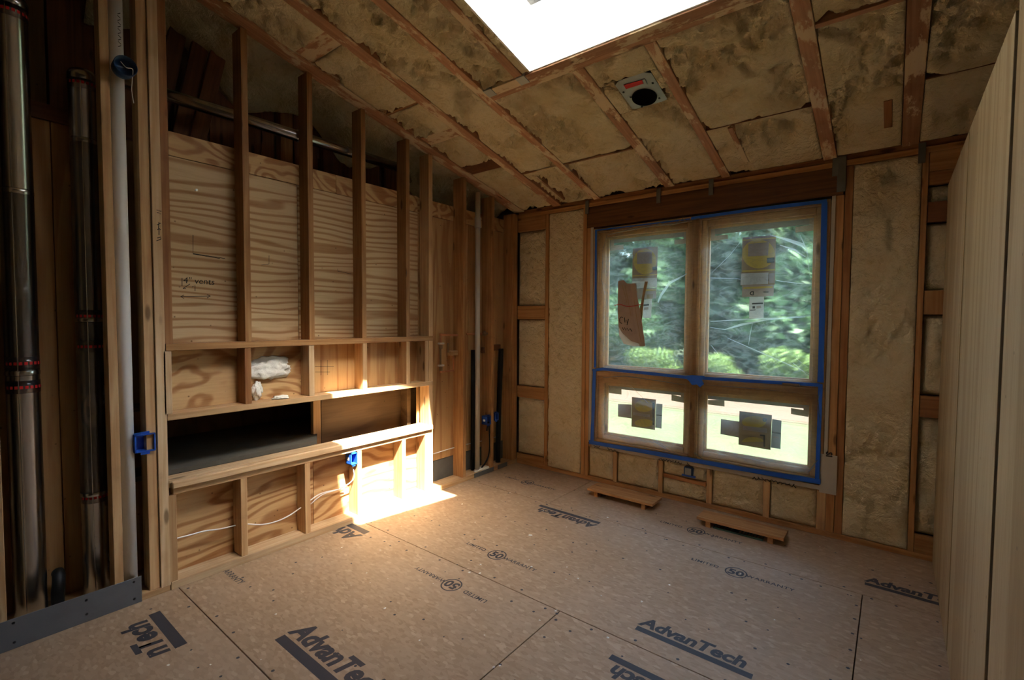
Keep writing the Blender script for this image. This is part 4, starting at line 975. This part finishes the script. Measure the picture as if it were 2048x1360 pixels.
wall_strokes([[(630, 733), (668, 733)], [(642, 720), (642, 750)], [(655, 720), (655, 750)], [(630, 744), (660, 744)]], .003, -D+.0068)
xs_ = .0008
wall_strokes([[(313, 420), (323, 422), (314, 426), (322, 428)], [(314, 450), (322, 446), (318, 444), (317, 456)], [(318, 456), (318, 470)], [(315, 460), (318, 456), (321, 460)], [(313, 482), (322, 478), (322, 474), (314, 476)]], .004, xs_)
# nail poking from the ply
tag(lathe('nail', [(.003, 0), (.003, .02), (.007, .022), (.007, .024)], pl(390, 381, 0, -D), 'x', 'zinc', None, 8), 'bright bent nail in the plywood of the first tall bay', 'nail')

# ================================================================== CEILING FIXTURE
def cp(x, y, d=0.0): return Vector((x, y, zc(y)))-NRM*d
def slab(name, quad, d0, d1, mat):
    n = len(quad); v = [cp(x, y, d0) for x, y in quad]+[cp(x, y, d1) for x, y in quad]
    bm = bmesh.new(); bm.from_mesh(mesh('t', v, [tuple(range(n)), tuple(range(2*n-1, n-1, -1))]+[(i, i+n, (i+1) % n+n, (i+1) % n) for i in range(n)])); return new(name, bm_mesh(bm, name), None, mat)
cx_, cy_, cr = 1.838, -1.105, .076
pt = []
q_ = [(1.726, -1.022), (1.952, -1.022), (1.952, -1.298), (1.726, -1.298)]
# plate with a round hole: ring to square
v = []; f = []; n = 32
for k in range(n):
    a = 2*math.pi*k/n; c, s = math.cos(a), math.sin(a); v.append(cp(cx_+cr*c, cy_+cr*s, .006))
for k in range(n):
    a = 2*math.pi*k/n; c, s = math.cos(a), math.sin(a)
    tx = ((1.952-cx_)/c if c > 0 else (1.726-cx_)/c) if abs(c) > 1e-6 else 9; ty = ((-1.022-cy_)/s if s > 0 else (-1.298-cy_)/s) if abs(s) > 1e-6 else 9
    t_ = min(tx, ty); v.append(cp(cx_+c*t_, cy_+s*t_, .006))
for k in range(n): k2 = (k+1) % n; f.append((k, k2, n+k2, n+k))
v2 = [p-NRM*.003 for p in v]; b0 = len(v); v += v2; f += [tuple(i+b0 for i in q[::-1]) for q in f]
pt.append(new('mounting_plate', mesh('mounting_plate', v, f), None, 'zinc'))
vv = []; ff = []
for j, d in enumerate((.0, .02, .13)):
    for k in range(n): a = 2*math.pi*k/n; vv.append(cp(cx_+cr*.985*math.cos(a), cy_+cr*.985*math.sin(a), d))
for j in range(2):
    for k in range(n): k2 = (k+1) % n; ff.append((j*n+k, j*n+k2, (j+1)*n+k2, (j+1)*n+k))
ff.append(tuple(2*n+k for k in range(n)))
pt.append(new('can', mesh('can', vv, ff), None, 'black', True))
a, b, c, d = (ce(*p) for p in ((1247, 171), (1284, 161), (1287, 168), (1252, 179)))
pt.append(slab('warning_label', [(p.x, p.y) for p in (a, b, c, d)], .002, .0045, 'red'))
a, b = ce(1287, 159), ce(1292, 170); pt.append(slab('bracket', [(a.x-.008, a.y), (a.x+.008, a.y), (b.x+.008, b.y), (b.x-.008, b.y)], .0, .0045, 'zinc'))
pt.append(slab('junction_box', [(1.735, -1.03), (1.945, -1.03), (1.945, -1.29), (1.735, -1.29)], .14, .17, 'black'))
for sx, sy in ((1.745, -1.2), (1.765, -1.14), (1.79, -1.03), (1.93, -1.2), (1.915, -1.06)): pt.append(slab('screw', [(sx-.005, sy-.005), (sx+.005, sy-.005), (sx+.005, sy+.005), (sx-.005, sy+.005)], .002, .0055, 'black'))
thing('ceiling_fixture', 'recessed ceiling light housing with black opening and red label', 'ceiling light', cp(cx_, cy_), pt)

# ================================================================== BOX UNDER THE WINDOW, LOW PLANKS
c_ = pl(1377, 945, 1, -.01)
bm = bmesh.new(); box_bm(bm, (c_.x-.04, -.014, c_.z-.03), (c_.x+.035, .05, c_.z+.045)); bmesh.ops.bevel(bm, geom=bm.edges[:], offset=.008, segments=2, affect='EDGES')
b1 = new('box_body', bm_mesh(bm, 'box_body'), None, 'blue_dark')
b2 = lum('mounting_flange', (c_.x-.055, -.012, c_.z-.038), (c_.x+.055, .0, c_.z-.022), 'blue', None, 'x'); b3 = lum('cover', (c_.x-.028, -.0165, c_.z-.02), (c_.x+.022, -.0135, c_.z+.035), 'strip_grey', None, 'z')
thing('outlet_box', 'foam smeared blue outlet box under the window', 'electrical box', (c_.x, .0, c_.z-.038), [b1, b2, b3], 'blue outlet boxes')
def bench(quad, lab, grate=False):
    P = [fl(u, v, .06) for u, v in quad]
    x0 = (P[0].x+P[1].x)/2; x1 = (P[2].x+P[3].x)/2; y1 = (P[1].y+P[2].y)/2; y0 = (P[0].y+P[3].y)/2
    parts = [lum('plank', (x0, y0, .045), (x1, y1, .064), 'pine_warm', None, 'x', .002)]
    for x in (x0+.06, x1-.10): parts.append(lum('foot', (x, y0+.012, 0.0), (x+.035, y1-.004, .045), 'pine_warm', None, 'y', .002))
    t_ = thing('low_plank', lab, 'plank', ((x0+x1)/2, (y0+y1)/2, 0), parts, 'planks on feet under the window')
    if grate:
        xa, xb = x0+.11, x1-.13
        gp = [lum('rim', (xa, y0+.02, .0), (xb, y0+.032, .012), 'green_metal', None, 'x', .001), lum('rim', (xa, y1-.03, .0), (xb, y1-.018, .012), 'green_metal', None, 'x', .001)]
        k = xa
        while k < xb: gp.append(lum('slat', (k, y0+.034, .0), (k+.006, y1-.032, .009), 'green_metal', None, 'y', .0005)); k += .02
        thing('floor_register', 'dark green floor register under the right low plank', 'floor vent', ((xa+xb)/2, (y0+y1)/2, 0), gp)
    return t_
bench([(1178, 975), (1200, 963), (1322, 999), (1300, 1012)], 'low wooden plank on feet under the left window')
bench([(1395, 1030), (1412, 1018), (1580, 1066), (1560, 1082)], 'low wooden plank on feet under the right window', True)

# ================================================================== OUTSIDE
def ground_mat():
    s = NT('lawn', .9); a = s.noise(s.vec((1, 1, 1)), .8, 6); b = s.noise(s.vec((1, 1, 1)), 18, 4)
    c = s.mix(s.step(a, .35, .7), (.020, .030, .010), (.032, .038, .015)); c = s.mix(s.math('MULTIPLY', b, .5), c, (.02, .03, .01)); return s.color(c)
M['lawn'] = ground_mat()
def leaf_mat(name, c1, c2):
    s = NT(name, .6, 0, .25); c = s.mix(s.noise(s.vec((1, 1, 1)), 1.3, 4), c1, c2)
    s.color(c); tr = s.n('ShaderNodeBsdfTranslucent'); s.put(tr.inputs[0], c); mx = s.n('ShaderNodeMixShader'); mx.inputs[0].default_value = .3
    s.l(s.b.outputs[0], mx.inputs[1]); s.l(tr.outputs[0], mx.inputs[2]); s.l(mx.outputs[0], s.out.inputs[0]); return s.m
M['leaf_dark'] = leaf_mat('leaf_dark', (.010, .028, .017), (.022, .050, .030))
M['leaf_mid'] = leaf_mat('leaf_mid', (.018, .045, .022), (.036, .075, .036))
M['leaf_bright'] = leaf_mat('leaf_bright', (.035, .07, .02), (.07, .11, .03))
M['bark'] = plain('bark', (.075, .06, .045), .9, var=.6)
M['path'] = plain('path', (.040, .023, .016), .9, var=.4)
ZG = -.45
struct(boxes('lawn', [((-60, .2, ZG-.1), (50, 70, ZG))], 'lawn'))
struct(boxes('garden_path', [((-3.2, 6.6, ZG), (20, 8.9, ZG+.02))], 'path'))
def leaves(name, blobs, n, size, seed, mat):
    r = random.Random(seed); v = []; f = []
    tot = sum(b[3]*b[3] for b in blobs)
    for bx in blobs:
        for _ in range(int(n*bx[3]*bx[3]/tot)):
            d = Vector((r.gauss(0, 1), r.gauss(0, 1), r.gauss(0, 1))).normalized()*(bx[3]*r.uniform(.45, 1)**.6)
            p = Vector(bx[:3])+Vector((d.x, d.y, d.z*.8))
            a = Vector((r.gauss(0, 1), r.gauss(0, 1), r.gauss(0, .6))).normalized(); b = a.cross(Vector((r.gauss(0, 1), r.gauss(0, 1), r.gauss(0, 1)))).normalized()
            s = size*r.uniform(.6, 1.4); k = len(v)
            v += [p-a*s, p+b*s*.45, p+a*s, p-b*s*.45]; f.append((k, k+1, k+2, k+3))
    me = mesh(name, v, f); me.materials.append(M[mat]); return me
TREES = []
for k, (mat, h) in enumerate((('leaf_dark', 9), ('leaf_mid', 8), ('leaf_dark', 7))):
    r = random.Random(40+k); bl = []
    for j in range(16):
        a = r.uniform(0, 6.28); q = r.uniform(.3, 1)*h*.30; bl.append((q*math.cos(a), q*math.sin(a), h*(.10+.055*j), h*r.uniform(.12, .19)))
    TREES.append((leaves('foliage', bl, 9000, .17, 50+k, mat), tube_mesh('trunk', [(0, 0, 0), (.1, .05, h*.3), (0, .1, h*.6), (.1, 0, h*.85)], .2, 9, True), h))
    TREES[-1][1].materials.append(M['bark'])
def plant(kind, x, y, sc, lab, name='tree', grp='trees beyond the lawn', cat='tree'):
    e = bpy.data.objects.new(name, None); COL.objects.link(e); e.location = (x, y, ZG); e.rotation_euler.z = random.uniform(0, 6.28); e.scale = (sc,)*3
    fo = bpy.data.objects.new('foliage', TREES[kind][0]); tr = bpy.data.objects.new('trunk', TREES[kind][1])
    for o in (fo, tr): COL.objects.link(o); o.parent = e
    return tag(e, lab, cat, grp)
TL = [(0, -6.6, 13.8, 1.0, 'dark leafy tree behind the left edge of the upper left pane'), (1, -3.9, 13.4, .95, 'mid green tree behind the right half of the upper left pane'),
      (2, -1.2, 14.4, 1.15, 'dark tree behind the left half of the upper right pane'), (1, 1.5, 13.8, 1.0, 'mid green tree behind the right edge of the upper right pane'),
      (2, -9.6, 16.5, 1.05, 'tall dark tree outside, hidden left of the window'), (0, 5.2, 15.5, 1.1, 'tall dark tree outside, hidden right of the window'),
      (0, -5.6, 19.5, 1.05, 'farthest tall tree behind the upper left pane'), (1, -.2, 20, 1.15, 'farthest tall tree behind the upper right pane'), (2, 5.8, 21.5, 1.3, 'far tree outside beyond the right window jamb'), (2, -12, 22, 1.3, 'far tree outside beyond the left window jamb')]
for k, x, y, s, lab in TL: plant(k, x, y, s, lab)
r = random.Random(90)
SH = leaves('shrub_foliage', [(r.uniform(-.7, .7), r.uniform(-.5, .5), r.uniform(.25, .8), r.uniform(.25, .45)) for _ in range(9)], 2600, .07, 91, 'leaf_bright')
ST = tube_mesh('stem', [(0, 0, 0), (.05, 0, .4), (0, .05, .8)], .04, 7, True); ST.materials.append(M['bark'])
for x, y, s, lab in ((-3.0, 11.4, .95, 'sunlit shrub behind the lower left corner of the upper right pane'), (-.9, 10.8, .9, 'sunlit shrub behind the bottom middle of the upper right pane'), (1.3, 10.6, 1.1, 'large sunlit shrub behind the bottom right of the upper right pane'), (-5.6, 12.2, .8, 'small shrub behind the bottom of the upper left pane')):
    e = bpy.data.objects.new('shrub', None); COL.objects.link(e); e.location = (x, y, ZG); e.scale = (s, s, s*1.2); e.rotation_euler.z = r.uniform(0, 6)
    for nm, me in (('foliage', SH), ('stem', ST)): o = bpy.data.objects.new(nm, me); COL.objects.link(o); o.parent = e
    tag(e, lab, 'shrub', 'shrubs along the lawn edge')
